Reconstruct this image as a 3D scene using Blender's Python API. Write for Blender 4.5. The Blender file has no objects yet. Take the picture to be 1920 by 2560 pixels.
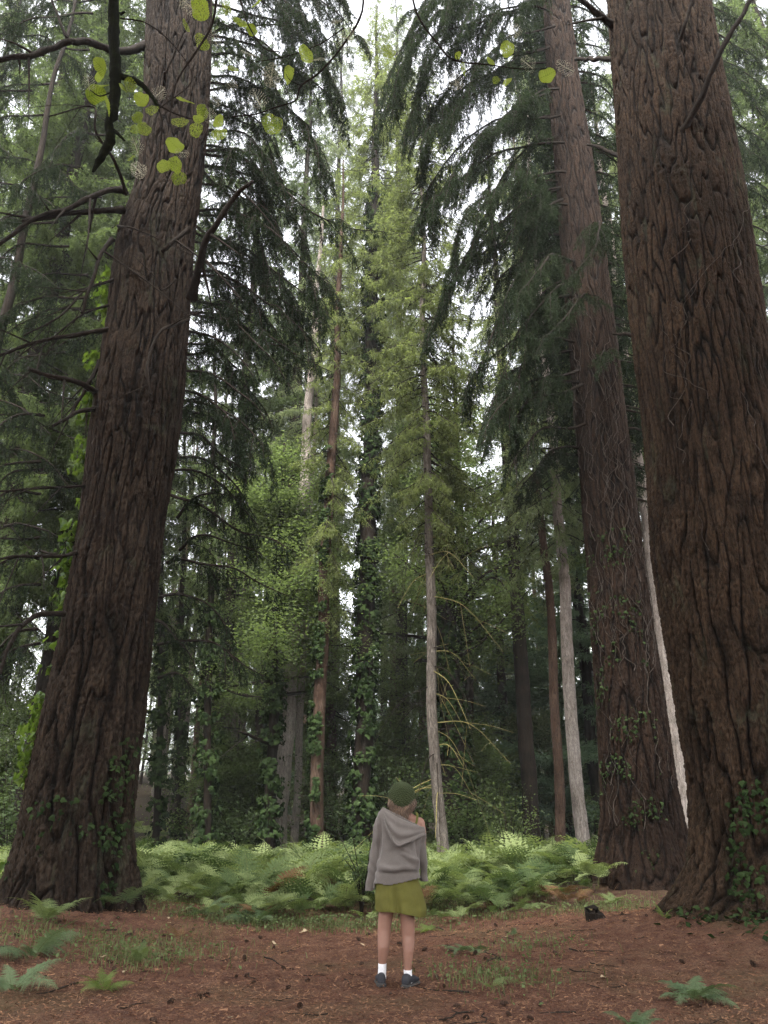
import bpy, math, random
import numpy as np
from mathutils import Vector, Matrix, Euler

R = math.radians
S = bpy.context.scene
C = S.collection

# ------------------------------------------------------------------ camera
PITCH, CAMZ, FPX = 21.5, 1.40, 1900.0
cam = bpy.data.cameras.new('camera')
cam.sensor_fit = 'VERTICAL'; cam.sensor_height = 24.0; cam.sensor_width = 18.0
cam.lens = 24.0 * FPX / 2560.0
cam.clip_start = 0.05; cam.clip_end = 1500
camo = bpy.data.objects.new('camera', cam); C.objects.link(camo)
camo.location = (0, 0, CAMZ); camo.rotation_euler = (R(90 + PITCH), 0, 0)
S.camera = camo

# ------------------------------------------------------------------ light
SUN_EL, SUN_AZ = 60.0, 192.0            # degrees; azimuth clockwise from +Y (high behind the camera, behind thin cloud)
w = bpy.data.worlds.new("World"); S.world = w; w.use_nodes = True
nt = w.node_tree; nt.nodes.clear()
sky = nt.nodes.new('ShaderNodeTexSky'); sky.sky_type = 'NISHITA'; sky.sun_disc = False
sky.sun_elevation = R(SUN_EL); sky.sun_rotation = R(SUN_AZ)
sky.dust_density = 4.0; sky.air_density = 1.0; sky.ozone_density = 1.0
hs = nt.nodes.new('ShaderNodeHueSaturation'); hs.inputs['Saturation'].default_value = 0.16   # a closed grey cloud cover
bg = nt.nodes.new('ShaderNodeBackground'); bg.inputs['Strength'].default_value = 0.15
out = nt.nodes.new('ShaderNodeOutputWorld')
nt.links.new(sky.outputs[0], hs.inputs['Color']); nt.links.new(hs.outputs[0], bg.inputs['Color'])
nt.links.new(bg.outputs[0], out.inputs['Surface'])
sl = bpy.data.lights.new('sun', 'SUN'); sl.energy = 2.9; sl.angle = R(22); sl.color = (1.0, 0.97, 0.92)
so = bpy.data.objects.new('sun', sl); C.objects.link(so)
az, el = R(SUN_AZ), R(SUN_EL)
sd = Vector((math.sin(az) * math.cos(el), math.cos(az) * math.cos(el), math.sin(el)))
so.rotation_euler = sd.to_track_quat('Z', 'Y').to_euler(); so.location = (0, -5, 40)

S.view_settings.view_transform = 'Standard'; S.view_settings.look = 'None'
S.view_settings.exposure = 2.6; S.view_settings.gamma = 1.0
S.render.engine = 'CYCLES'
cy = S.cycles
cy.max_bounces = 9; cy.diffuse_bounces = 6; cy.glossy_bounces = 2; cy.transmission_bounces = 8
cy.transparent_max_bounces = 4; cy.volume_bounces = 0
cy.caustics_reflective = False; cy.caustics_refractive = False
cy.use_denoising = True; cy.denoising_prefilter = 'NONE'
cy.use_adaptive_sampling = True; cy.adaptive_threshold = 0.01

# ------------------------------------------------------------------ helpers
sp, cp = math.sin(R(PITCH)), math.cos(R(PITCH))
def at(px, py, Y):
    """point of the place seen at photo pixel (px, py), Y metres in front of the camera"""
    x = (px - 960.0) / FPX; v = (1280.0 - py) / FPX
    dx, dy, dz = x, cp - v * sp, sp + v * cp
    t = Y / dy
    return np.array([dx * t, Y, CAMZ + dz * t])

_G = np.array([(1,1,0),(-1,1,0),(1,-1,0),(-1,-1,0),(1,0,1),(-1,0,1),(1,0,-1),(-1,0,-1),
               (0,1,1),(0,-1,1),(0,1,-1),(0,-1,-1),(1,1,0),(-1,1,0),(0,-1,1),(0,-1,-1)], float)
def noise3(p, seed=0):
    """gradient noise, about -1..1, for an (N,3) array"""
    p = np.asarray(p, float)
    i = np.floor(p).astype(np.int64); f = p - i
    u = f * f * f * (f * (f * 6 - 15) + 10)
    res = 0
    for dx in (0, 1):
        for dy in (0, 1):
            for dz in (0, 1):
                h = ((i[:, 0] + dx) * 374761393 + (i[:, 1] + dy) * 668265263 + (i[:, 2] + dz) * 2147483647 + seed * 974711) & 0xffffffff
                h = ((h ^ (h >> 13)) * 1274126177) & 0xffffffff
                h = (h ^ (h >> 16)) & 15
                g = _G[h]
                d = g[:, 0] * (f[:, 0] - dx) + g[:, 1] * (f[:, 1] - dy) + g[:, 2] * (f[:, 2] - dz)
                wx = u[:, 0] if dx else 1 - u[:, 0]
                wy = u[:, 1] if dy else 1 - u[:, 1]
                wz = u[:, 2] if dz else 1 - u[:, 2]
                res = res + d * wx * wy * wz
    return res
def fbm(p, seed=0, o=3):
    a, s, r = 1.0, 1.0, 0
    for k in range(o):
        r = r + a * noise3(np.asarray(p) * s, seed + k * 17); a *= .5; s *= 2.03
    return r
def nrm(a):
    return a / np.maximum(np.linalg.norm(a, axis=-1, keepdims=True), 1e-9)

class Geo:
    """collects vertices and faces (3- and 4-cornered) and links them as ONE mesh object"""
    def __init__(s): s.v = []; s.t = []; s.f = []; s.n = 0
    def add(s, v, f, m=0, tint=0.5):
        v = np.asarray(v, float).reshape(-1, 3)
        f = np.asarray(f, np.int64)
        s.v.append(v); s.t.append(np.broadcast_to(np.asarray(tint, float), (len(v),)))
        s.f.append((f + s.n, m)); s.n += len(v)
    def merge(s, o, M=None):
        for v, t in zip(o.v, o.t):
            if M is not None: v = v @ M[:3, :3].T + M[:3, 3]
            s.v.append(v); s.t.append(t)
        for f, m in o.f: s.f.append((f + s.n, m))
        s.n += o.n
    def pack(s):
        """one array per kind: makes merging many copies cheap"""
        v = np.concatenate(s.v); t = np.concatenate(s.t); d = {}
        for f, m in s.f: d.setdefault((f.shape[1], m), []).append(f)
        s.v, s.t = [v], [t]; s.f = [(np.concatenate(x), k[1]) for k, x in d.items()]
        return s
    def copies(s, o, Ms, tj=None):
        """adds o once per 4x4 matrix of Ms"""
        o.pack(); Ms = np.asarray(Ms); n = len(Ms)
        V = np.einsum('nij,kj->nki', Ms[:, :3, :3], o.v[0]) + Ms[:, None, :3, 3]
        T = np.broadcast_to(o.t[0], (n, o.n))
        if tj is not None: T = T + np.asarray(tj)[:, None]
        off = (np.arange(n) * o.n)[:, None, None] + s.n
        s.v.append(V.reshape(-1, 3)); s.t.append(T.reshape(-1))
        for f, m in o.f: s.f.append(((f[None] + off).reshape(-1, f.shape[1]), m))
        s.n += n * o.n
    def mesh(s, name, mats, smooth=False):
        v = np.concatenate(s.v).astype(np.float32); t = np.concatenate(s.t).astype(np.float32)
        me = bpy.data.meshes.new(name)
        me.vertices.add(len(v)); me.vertices.foreach_set('co', v.ravel())
        loops = np.concatenate([f.ravel() for f, m in s.f]).astype(np.int32)
        sizes = np.concatenate([np.full(len(f), f.shape[1], np.int32) for f, m in s.f])
        mi = np.concatenate([np.full(len(f), m, np.int32) for f, m in s.f])
        me.loops.add(len(loops)); me.loops.foreach_set('vertex_index', loops)
        me.polygons.add(len(sizes))
        st = np.zeros(len(sizes), np.int32); st[1:] = np.cumsum(sizes)[:-1]
        me.polygons.foreach_set('loop_start', st)
        me.polygons.foreach_set('material_index', mi)
        if isinstance(smooth, bool): sm = np.full(len(sizes), smooth)
        else: sm = np.isin(mi, list(smooth))
        me.polygons.foreach_set('use_smooth', sm)
        a = me.attributes.new('tint', 'FLOAT', 'POINT'); a.data.foreach_set('value', t)
        for m in (mats if isinstance(mats, (list, tuple)) else [mats]): me.materials.append(m)
        me.update(); me.validate()
        return me
    def build(s, name, mats, parent=None, smooth=False, loc=None):
        """vertices are given in world space; the object is parented without moving them"""
        me = s.mesh(name, mats, smooth)
        o = bpy.data.objects.new(name, me); C.objects.link(o)
        if parent is not None:
            o.parent = parent
            if parent.get('_w'): me.transform(Matrix.Translation(-Vector(parent['_w'][:])))
        return o

def empty(name, loc, rz=0.0):
    o = bpy.data.objects.new(name, None); C.objects.link(o)
    o.empty_display_size = .2; o.location = loc; o.rotation_euler.z = rz
    o['_w'] = [float(a) for a in loc]
    return o
def tag(o, label=None, cat=None, group=None, kind=None):
    if label: o['label'] = label
    if cat: o['category'] = cat
    if group: o['group'] = group
    if kind: o['kind'] = kind
    return o
def thing(name, loc, label, cat, group=None): return tag(empty(name, loc), label, cat, group)
def copy_tree(o, parent=None):
    c = o.copy(); C.objects.link(c)
    if parent is not None: c.parent = parent
    for ch in list(o.children): copy_tree(ch, c)
    return c

def frames(pts):
    pts = np.asarray(pts, float)
    T = nrm(np.gradient(pts, axis=0))
    ref = np.array([0, 0, 1.0]) if abs(T[0, 2]) < .9 else np.array([1.0, 0, 0])
    N = np.zeros_like(T); b = np.cross(T[0], ref); N[0] = b / np.linalg.norm(b)
    for i in range(1, len(T)):
        n = N[i - 1] - T[i] * np.dot(N[i - 1], T[i]); N[i] = n / max(np.linalg.norm(n), 1e-9)
    return T, N, np.cross(T, N)
def tube(g, pts, rad, sides=6, m=0, tint=0.5, bump=0.0, seed=0, close=True):
    pts = np.asarray(pts, float); n = len(pts)
    rad = np.broadcast_to(np.asarray(rad, float), (n,))
    T, N, B = frames(pts)
    a = np.linspace(0, 2 * np.pi, sides, endpoint=False)
    ring = np.cos(a)[None, :, None] * N[:, None] + np.sin(a)[None, :, None] * B[:, None]
    rr = np.repeat(rad[:, None], sides, 1)
    if bump:
        q = (pts[:, None] + ring * rad[:, None, None]).reshape(-1, 3)
        rr = rr * (1 + bump * noise3(q / max(rad.max() * 1.2, .01), seed).reshape(n, sides))
    V = (pts[:, None] + ring * rr[..., None]).reshape(-1, 3)
    i = np.arange(n - 1)[:, None] * sides; j = np.arange(sides)[None]; k = (j + 1) % sides
    F = np.stack([i + j, i + k, i + sides + k, i + sides + j], -1).reshape(-1, 4)
    if np.ndim(tint) == 1: tint = np.repeat(tint, sides)
    g.add(V, F, m, tint)
    if close and rad[-1] > 1e-3:
        c = np.arange(sides); V2 = np.vstack([V[-sides:], pts[-1] + T[-1] * rad[-1] * .5])
        g.add(V2, np.stack([c, (c + 1) % sides, np.full(sides, sides)], -1), m, tint if np.ndim(tint) == 0 else tint[-1])
def curve(ctrl, n=24):
    """Catmull-Rom through control points"""
    P = np.asarray(ctrl, float); P = np.vstack([2 * P[0] - P[1], P, 2 * P[-1] - P[-2]])
    m = len(P) - 3; u = np.linspace(0, m - 1e-6, n); i = u.astype(int); f = (u - i)[:, None]
    a, b, c, d = P[i], P[i + 1], P[i + 2], P[i + 3]
    return .5 * (2 * b + (c - a) * f + (2 * a - 5 * b + 4 * c - d) * f ** 2 + (3 * b - a - 3 * c + d) * f ** 3)
def resample(pts, step):
    d = np.r_[0, np.cumsum(np.linalg.norm(np.diff(pts, axis=0), axis=1))]
    n = max(2, int(d[-1] / step) + 1); q = np.linspace(0, d[-1], n)
    return np.stack([np.interp(q, d, pts[:, k]) for k in range(3)], 1)
def TRS(loc, rz=0.0, s=1.0, tilt=(0, 0)):
    M = Matrix.Translation(Vector(loc)) @ Euler((tilt[0], tilt[1], rz)).to_matrix().to_4x4() @ Matrix.Scale(s, 4)
    return np.array(M)

# ------------------------------------------------------------------ materials
def mat(name):
    m = bpy.data.materials.new(name); m.use_nodes = True; m.node_tree.nodes.clear()
    return m, m.node_tree
def node(t, typ, **k):
    n = t.nodes.new('ShaderNode' + typ)
    for a, b in k.items():
        if hasattr(n, a) and a not in n.inputs: setattr(n, a, b)
        else: n.inputs[a].default_value = b
    return n
def ramp(t, fac, stops, interp='LINEAR'):
    r = t.nodes.new('ShaderNodeValToRGB'); cr = r.color_ramp; cr.interpolation = interp
    while len(cr.elements) < len(stops): cr.elements.new(.5)
    for e, (p, c) in zip(cr.elements, stops): e.position = p; e.color = (*c, 1) if len(c) == 3 else c
    t.links.new(fac, r.inputs[0]); return r.outputs[0]
def mixc(t, fac, a, b, mode='MIX'):
    n = t.nodes.new('ShaderNodeMix'); n.data_type = 'RGBA'; n.blend_type = mode
    for i, x in ((0, fac), (6, a), (7, b)):
        if isinstance(x, (int, float)): n.inputs[i].default_value = x
        elif isinstance(x, tuple): n.inputs[i].default_value = (*x, 1)
        else: t.links.new(x, n.inputs[i])
    return n.outputs[2]
def noise(t, scale, detail=3, rough=.55, coord='Object', vec=None, stretch=None, dist=0.0):
    if vec is None:
        tc = t.nodes.new('ShaderNodeTexCoord'); vec = tc.outputs[coord]
    if stretch:
        mp = t.nodes.new('ShaderNodeMapping'); mp.inputs['Scale'].default_value = stretch
        t.links.new(vec, mp.inputs[0]); vec = mp.outputs[0]
    n = t.nodes.new('ShaderNodeTexNoise'); n.inputs['Scale'].default_value = scale
    n.inputs['Detail'].default_value = detail; n.inputs['Roughness'].default_value = rough
    n.inputs['Distortion'].default_value = dist
    t.links.new(vec, n.inputs['Vector']); return n.outputs[0]
def finish(t, color, rough=.85, bump=None, bump_s=.3, bump_d=.02, spec=.25, **k):
    p = t.nodes.new('ShaderNodeBsdfPrincipled')
    if isinstance(color, tuple): p.inputs['Base Color'].default_value = (*color, 1)
    else: t.links.new(color, p.inputs['Base Color'])
    p.inputs['Roughness'].default_value = rough; p.inputs['Specular IOR Level'].default_value = spec
    for a, b in k.items(): p.inputs[a].default_value = b
    if bump is not None:
        b = t.nodes.new('ShaderNodeBump'); b.inputs['Strength'].default_value = bump_s; b.inputs['Distance'].default_value = bump_d
        t.links.new(bump, b.inputs['Height']); t.links.new(b.outputs[0], p.inputs['Normal'])
    o = t.nodes.new('ShaderNodeOutputMaterial'); t.links.new(p.outputs[0], o.inputs[0])
def foliage(name, dark, light, trans=.35, clump=.6, gloss=.0, rnd=.25, tcol=None):
    """leaf or needle material: colour varies leaf by leaf (tint), by clump and by plant"""
    m, t = mat(name)
    a = node(t, 'Attribute', attribute_name='tint')
    n = noise(t, clump, 2)
    ad = node(t, 'Math', operation='MULTIPLY_ADD'); t.links.new(n, ad.inputs[0]); ad.inputs[1].default_value = 1.0; 
    t.links.new(a.outputs['Fac'], ad.inputs[2])
    oi = t.nodes.new('ShaderNodeObjectInfo')
    ad2 = node(t, 'Math', operation='MULTIPLY_ADD'); t.links.new(oi.outputs['Random'], ad2.inputs[0]); ad2.inputs[1].default_value = rnd
    t.links.new(ad.outputs[0], ad2.inputs[2])
    c = ramp(t, ad2.outputs[0], [(.45, dark), (.8, tuple((x + y) / 2 for x, y in zip(dark, light))), (1.0, light)])
    d = t.nodes.new('ShaderNodeBsdfDiffuse'); t.links.new(c, d.inputs[0])
    tr = t.nodes.new('ShaderNodeBsdfTranslucent')
    tc = mixc(t, 1.0, c, tcol or (1.15, 1.22, .72), 'MULTIPLY'); t.links.new(tc, tr.inputs[0])
    mx = t.nodes.new('ShaderNodeMixShader'); mx.inputs[0].default_value = trans
    t.links.new(d.outputs[0], mx.inputs[1]); t.links.new(tr.outputs[0], mx.inputs[2]); sh = mx.outputs[0]
    if gloss:
        gl = t.nodes.new('ShaderNodeBsdfGlossy'); gl.inputs['Roughness'].default_value = .4
        gl.inputs[0].default_value = (.8, .9, 1, 1)
        m2 = t.nodes.new('ShaderNodeMixShader'); m2.inputs[0].default_value = gloss
        t.links.new(sh, m2.inputs[1]); t.links.new(gl.outputs[0], m2.inputs[2]); sh = m2.outputs[0]
    o = t.nodes.new('ShaderNodeOutputMaterial'); t.links.new(sh, o.inputs[0])
    return m
def bark(name, deep, mid, top, k=9.0, lichen=None, moss_z=None, bump=.5):
    m, t = mat(name)
    a = node(t, 'Attribute', attribute_name='tint')
    n = noise(t, k, 4, .65, stretch=(1, 1, .18), dist=.6)
    fine = noise(t, k * 6, 3, .7, stretch=(1, 1, .35))
    s = node(t, 'Math', operation='MULTIPLY_ADD'); t.links.new(n, s.inputs[0]); s.inputs[1].default_value = .9
    t.links.new(a.outputs['Fac'], s.inputs[2])
    s2 = node(t, 'Math', operation='MULTIPLY_ADD'); t.links.new(fine, s2.inputs[0]); s2.inputs[1].default_value = .5; t.links.new(s.outputs[0], s2.inputs[2])
    s3 = node(t, 'Math', operation='MULTIPLY'); t.links.new(s2.outputs[0], s3.inputs[0]); s3.inputs[1].default_value = .55
    c = ramp(t, s3.outputs[0], [(.38, deep), (.62, mid), (.85, top)])
    big = noise(t, .9, 3, .6, stretch=(1, 1, .4))
    c = mixc(t, ramp(t, big, [(.38, (0, 0, 0)), (.7, (.65, .65, .65))]), c, tuple(x * .62 for x in mid))
    fis = noise(t, k * 3.0, 5, .6, stretch=(1, 1, .13), dist=.7)            # thin cracks along the grain
    fr = ramp(t, fis, [(.44, (1, 1, 1)), (.50, (.25, .25, .25)), (.56, (1, 1, 1))])
    c = mixc(t, .75, c, fr, 'MULTIPLY')
    hb = node(t, 'Math', operation='MULTIPLY_ADD'); t.links.new(fr, hb.inputs[0]); hb.inputs[1].default_value = .6; t.links.new(s2.outputs[0], hb.inputs[2])
    if lichen:
        l = noise(t, 2.3, 5, .7, stretch=(1, 1, .35), dist=1.0)
        c = mixc(t, ramp(t, l, [(.57, (0, 0, 0)), (.72, (.75, .75, .75))]), c, lichen)
    finish(t, c, .95, hb.outputs[0], bump, .03, .08)
    return m
# ------------------------------------------------------------------ ground
rng = np.random.default_rng(7)
MOUNDS = [(-4.35, 10.9, .34, 1.7), (4.5, 9.4, .50, 1.35), (4.2, 14.4, .28, 1.5), (-4.6, 8.0, .10, 1.6), (-2.3, 9.6, -.06, .8)]
def gz(x, y):
    x = np.atleast_1d(np.asarray(x, float)); y = np.atleast_1d(np.asarray(y, float))
    p = np.stack([x * .35, y * .35, np.zeros_like(x)], 1)
    z = .07 * noise3(p, 3) + .018 * noise3(p * 5.1, 4)
    for mx, my, h, s in MOUNDS: z = z + h * np.exp(-((x - mx) ** 2 + (y - my) ** 2) / (2 * s * s))
    fw = np.clip((y - 14) / 12, 0, 1); z = z - .22 * fw * fw * (3 - 2 * fw)
    z = z + np.clip((y - 34) / 60, 0, 3) ** 1.2 * 1.6 * np.clip(1.1 - x / 50, .4, 2)
    z = z + 3.4 * np.exp(-((x + 18) / 12) ** 2 - ((y - 50) / 13) ** 2)
    near = np.exp(-((x) ** 2 + (y - 7.6) ** 2) / 1.2)
    return z * (1 - near * .8)
def g1(x, y): return float(gz(x, y)[0])

def litter_mat():
    m, t = mat('forest_litter')
    a = noise(t, .55, 4, .6); b = noise(t, 5.5, 5, .7); c = noise(t, 60, 3, .7)
    f = noise(t, 220, 2, .7, stretch=(1, .5, 1))
    base = ramp(t, b, [(.3, (.060, .027, .018)), (.5, (.150, .073, .046)), (.72, (.225, .125, .080))])
    base = mixc(t, ramp(t, c, [(.38, (.75, .75, .75)), (.62, (0, 0, 0))]), base, (.040, .018, .013))
    base = mixc(t, ramp(t, f, [(.58, (0, 0, 0)), (.74, (.6, .6, .6))]), base, (.28, .170, .115))
    base = mixc(t, ramp(t, a, [(.50, (0, 0, 0)), (.70, (.55, .55, .55))]), base, (.085, .075, .034))
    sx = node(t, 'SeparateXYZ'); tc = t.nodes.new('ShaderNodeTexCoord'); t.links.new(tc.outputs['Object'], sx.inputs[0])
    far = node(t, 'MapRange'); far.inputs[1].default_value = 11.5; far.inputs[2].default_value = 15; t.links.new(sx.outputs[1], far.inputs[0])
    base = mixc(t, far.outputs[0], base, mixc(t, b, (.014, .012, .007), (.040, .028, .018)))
    h = node(t, 'Math', operation='MULTIPLY_ADD'); t.links.new(c, h.inputs[0]); h.inputs[1].default_value = .6; t.links.new(f, h.inputs[2])
    finish(t, base, .95, h.outputs[0], .9, .03, .1)
    return m
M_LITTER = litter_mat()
def axis_pts(lo, hi, c0, c1, d, grow=1.12):
    mid = list(np.arange(c0, c1 + d / 2, d)); a = []; x, s = c0, d
    while x > lo: s *= grow; x -= s; a.append(x)
    b = []; x, s = c1, d
    while x < hi: s *= grow; x += s; b.append(x)
    return np.array(a[::-1] + mid + b)
gx = axis_pts(-190, 190, -5.5, 5.5, .045); gy = axis_pts(-60, 260, 4.0, 11.5, .045)
XX, YY = np.meshgrid(gx, gy); xf, yf = XX.ravel(), YY.ravel()
zf = gz(xf, yf)
nearm = (np.abs(xf) < 7) & (yf > 3) & (yf < 14)
q = np.stack([xf[nearm], yf[nearm], np.zeros(nearm.sum())], 1)
zf[nearm] += .020 * noise3(q * 6, 9) + .012 * noise3(q * 14, 10) + .006 * noise3(q * 30, 12)
n0, n1 = XX.shape
i = np.arange(n0 - 1)[:, None] * n1 + np.arange(n1 - 1)[None]
F = np.stack([i, i + 1, i + n1 + 1, i + n1], -1).reshape(-1, 4)
g = Geo(); g.add(np.stack([xf, yf, zf], 1), F)
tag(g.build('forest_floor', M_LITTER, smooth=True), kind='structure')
# ------------------------------------------------------------------ big trunks in front
M_BARK_L = bark('furrowed_bark', (.004, .003, .0022), (.0155, .0100, .0068), (.037, .026, .0178), 8, lichen=(.040, .043, .027), bump=.7)
M_BARK_R = bark('red_brown_bark', (.004, .0027, .0019), (.0205, .0125, .0078), (.048, .030, .0182), 8, lichen=(.045, .049, .030), bump=.7)
M_BARK_M = bark('dark_red_bark', (.0035, .0025, .0018), (.0135, .0077, .0052), (.030, .0182, .0120), 9, bump=.7)
M_DEAD = bark('dead_branch_bark', (.007, .005, .004), (.021, .016, .012), (.050, .040, .032), 14, bump=.4)
M_DARKWOOD = bark('dark_twig_bark', (.006, .0045, .0035), (.016, .012, .009), (.032, .024, .018), 14, bump=.3)

def edge_axis(edges, Y, base_z):
    """trunk axis (x at height z, distance Y) and radius from the two outlines of the trunk in the photograph"""
    rows = []
    for py, l, r in edges:
        a, b = at(l, py, Y), at(r, py, Y)
        rows.append((a[2], (a[0] + b[0]) / 2, (b[0] - a[0]) / 2))
    rows.sort()
    return np.array(rows)
def trunk_mesh(rows, Y, z0, z1, sides, dz, amp, kf, flare=(.35, .35), flutes=.05, seed=0, burls=()):
    zz = np.arange(z0, z1, dz); n = len(zz)
    cx = np.interp(zz, rows[:, 0], rows[:, 1]); rr = np.interp(zz, rows[:, 0], rows[:, 2])
    top = zz > rows[-1, 0]                       # above the picture: keep leaning and tapering
    if top.any():
        k = (rows[-1] - rows[-3]) / (rows[-1, 0] - rows[-3, 0]); h = zz[top] - rows[-1, 0]
        cx[top] = rows[-1, 1] + k[1] * h * .5; rr[top] = np.maximum(rows[-1, 2] * (1 - h / 26.0), .03)
    k = np.ones(9) / 9
    if n > 60:
        pad = lambda a: np.convolve(np.r_[np.full(4, a[0]), a, np.full(4, a[-1])], k, 'valid')
        for _ in range(int(.5 / dz / 4) + 1): cx, rr = pad(cx), pad(rr)
    th = np.linspace(0, 2 * np.pi, sides, endpoint=False)
    TH, ZZ = np.meshgrid(th, zz); RR = np.repeat(rr[:, None], sides, 1)
    hb = np.clip(ZZ - (z0 + .55), 0, None)
    RR = RR * (1 + flare[0] * np.exp(-hb / flare[1]))
    c3 = lambda k, s=0: np.stack([np.cos(TH) * k + s, np.sin(TH) * k, ZZ * 0 + s], -1).reshape(-1, 3)
    fl = noise3(np.stack([np.cos(TH) * 2.1, np.sin(TH) * 2.1, ZZ * .22], -1).reshape(-1, 3), seed + 5).reshape(TH.shape)
    fl2 = noise3(np.stack([np.cos(TH) * 3.6, np.sin(TH) * 3.6, ZZ * .35], -1).reshape(-1, 3), seed + 6).reshape(TH.shape)
    RR = RR * (1 + flutes * fl * (1 + 2.5 * np.exp(-hb / .9)) + flutes * .5 * fl2 * (1 + 3 * np.exp(-hb / .6)))
    X, Yc = RR * np.cos(TH), RR * np.sin(TH)
    P = np.stack([X, Yc, ZZ], -1).reshape(-1, 3)
    wv = noise3(P * np.array([1.3, 1.3, .7]), seed) * .045 + noise3(P * np.array([9, 9, 3]), seed + 1) * .016
    Q = P + wv[:, None] * np.array([1, -1, .5])
    up = np.clip(ZZ.ravel() / 12, 0, 1)
    def plates(k, st):
        n1 = np.abs(noise3(Q * np.array([k, k, k / st]), seed + 2)); n2 = np.abs(noise3(Q * np.array([k * 1.9, k * 1.9, k / st * 2.2]), seed + 3))
        n3 = np.abs(noise3(Q * np.array([k * .9, k * .9, k * 1.5]), seed + 4))
        r1 = 1 - np.exp(-(n1 / .10) ** 1.3); r2 = 1 - np.exp(-(n2 / .11) ** 1.3); r3 = 1 - np.exp(-(n3 / .05))
        sc = noise3(Q * np.array([k * 1.4, k * 1.4, k / 2.2]), seed + 9) * 2.2 + noise3(Q * np.array([k * 3, k * 3, k]), seed + 10) * .5
        return .46 * r1 + .22 * r2 * r1 + .10 * r3 * r1 + .18 * (sc - np.floor(sc)) * r1        # scaly plates: each ends in a ledge
    lump = noise3(Q * np.array([kf * .3, kf * .3, kf / 9]), seed + 8)
    fine = fbm(Q * np.array([kf * 2.6, kf * 2.6, kf * 1.7]), seed + 7, 4)
    hi = plates(kf, 8.5) + .10 * fine; lo = plates(kf * .55, 6.5) * .9 + .26 * fine
    b_ = np.clip((ZZ.ravel() - z0 - 3.0) / 5.0 + .3 * lump, 0, 1); b_ = b_ * b_ * (3 - 2 * b_)
    h = hi * b_ + lo * (1 - b_) + .12 * lump
    d = amp * (1 - .35 * up) * (h - .62)
    for bx, by, bs, ba in burls:
        p = at(bx, by, Y - np.interp(at(bx, by, Y)[2], zz, rr))
        q = P + np.stack([np.interp(ZZ.ravel(), zz, cx), np.full(P.shape[0], Y), ZZ.ravel() * 0], 1)
        dd = np.linalg.norm((q - p) * np.array([1, 1, .75]), axis=1)
        e = np.exp(-(dd / bs) ** 2); d = d + ba * e * (1 + .9 * noise3(q * 9, seed + 31)) - ba * .9 * np.exp(-(dd / bs / .35) ** 2)
        h = h * (1 - .45 * e)
    d = d.reshape(TH.shape)
    V = np.stack([np.cos(TH) * (RR + d) + cx[:, None], np.sin(TH) * (RR + d) + Y, ZZ], -1).reshape(-1, 3)
    i = np.arange(n - 1)[:, None] * sides; j = np.arange(sides)[None]; k2 = (j + 1) % sides
    F = np.stack([i + j, i + k2, i + sides + k2, i + sides + j], -1).reshape(-1, 4)
    g = Geo(); g.add(V, F, 0, np.clip(h, 0, 1.1))
    surf = lambda z, a: np.array([np.interp(z, zz, cx) + math.cos(a) * np.interp(z, zz, rr), Y + math.sin(a) * np.interp(z, zz, rr), z])
    return g, surf, lambda z: (np.interp(z, zz, cx), np.interp(z, zz, rr))

YL, YR, YM = 10.9, 9.6, 14.4
ED_L = [(0,372,527),(300,362,516),(480,341,498),(600,298,483),(800,272,469),(960,249,457),(1100,229,440),(1300,208,405),(1500,174,385),(1700,136,365),(1900,93,347),(2050,64,330),(2200,40,333)]
ED_R = [(0,1524,1759),(300,1547,1811),(600,1565,1863),(860,1591,1903),(1100,1617,1945),(1400,1637,1985),(1700,1688,2020),(1900,1722,2045),(2000,1736,2055),(2120,1742,2075),(2220,1722,2090),(2330,1670,2130)]
ED_M = [(0,1359,1423),(200,1368,1446),(400,1388,1478),(600,1405,1507),(860,1423,1539),(1100,1443,1570),(1400,1469,1608),(1700,1489,1649),(1900,1501,1675),(2050,1510,1695),(2150,1510,1712)]

def dead_branch(parent, pts, r0, r1, name='dead_branch', material=None, twigs=0, seed=0, moss=False):
    """a bare branch with knots and a few side twigs, one mesh"""
    rg = np.random.default_rng(seed)
    c = curve(pts, 26); c = c + np.stack([noise3(c * 3 + k * 9, seed) * r0 * .7 for k in range(3)], 1) * np.linspace(0, 1, len(c))[:, None]
    rad = np.linspace(r0, r1, len(c)) * (1 + .45 * np.exp(-np.arange(len(c)) / 1.2))
    g = Geo(); tube(g, c, rad * .72, 9, 0, .4, .35, seed)
    for k in range(twigs):
        i = rg.integers(5, len(c) - 1); L = rg.uniform(.3, 1.3); d = nrm(c[i] - c[i - 1]) * .6 + rg.normal(size=3) * .6; d[2] -= .25
        q = [c[i], c[i] + d * L * .5 + [0, 0, -.04], c[i] + d * L + np.array([0, 0, -.18 * L])]
        tube(g, curve(q, 8), np.linspace(rad[i] * .4, .004, 8), 5, 0, .5)
    return g.build(name, material or M_DEAD, parent, smooth=True)

# left giant
x0 = at(185, 2240, YL)[0]
tree_l = thing('giant_conifer', (x0, YL, g1(x0, YL)), 'massive furrowed brown conifer trunk with broken dead branches, left of the person', 'tree')
gl, surf_l, ax_l = trunk_mesh(edge_axis(ED_L, YL, 0), YL, -.5, 21, 600, .021, .085, 9.5, (.42, .40), .06, 11,
    burls=[(395, 560, .22, .03), (300, 560, .2, .04), (330, 1000, .5, .03), (265, 1540, .3, .05), (420, 640, .2, .03)])
gl.build('trunk', M_BARK_L, tree_l, smooth=True)
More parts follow.
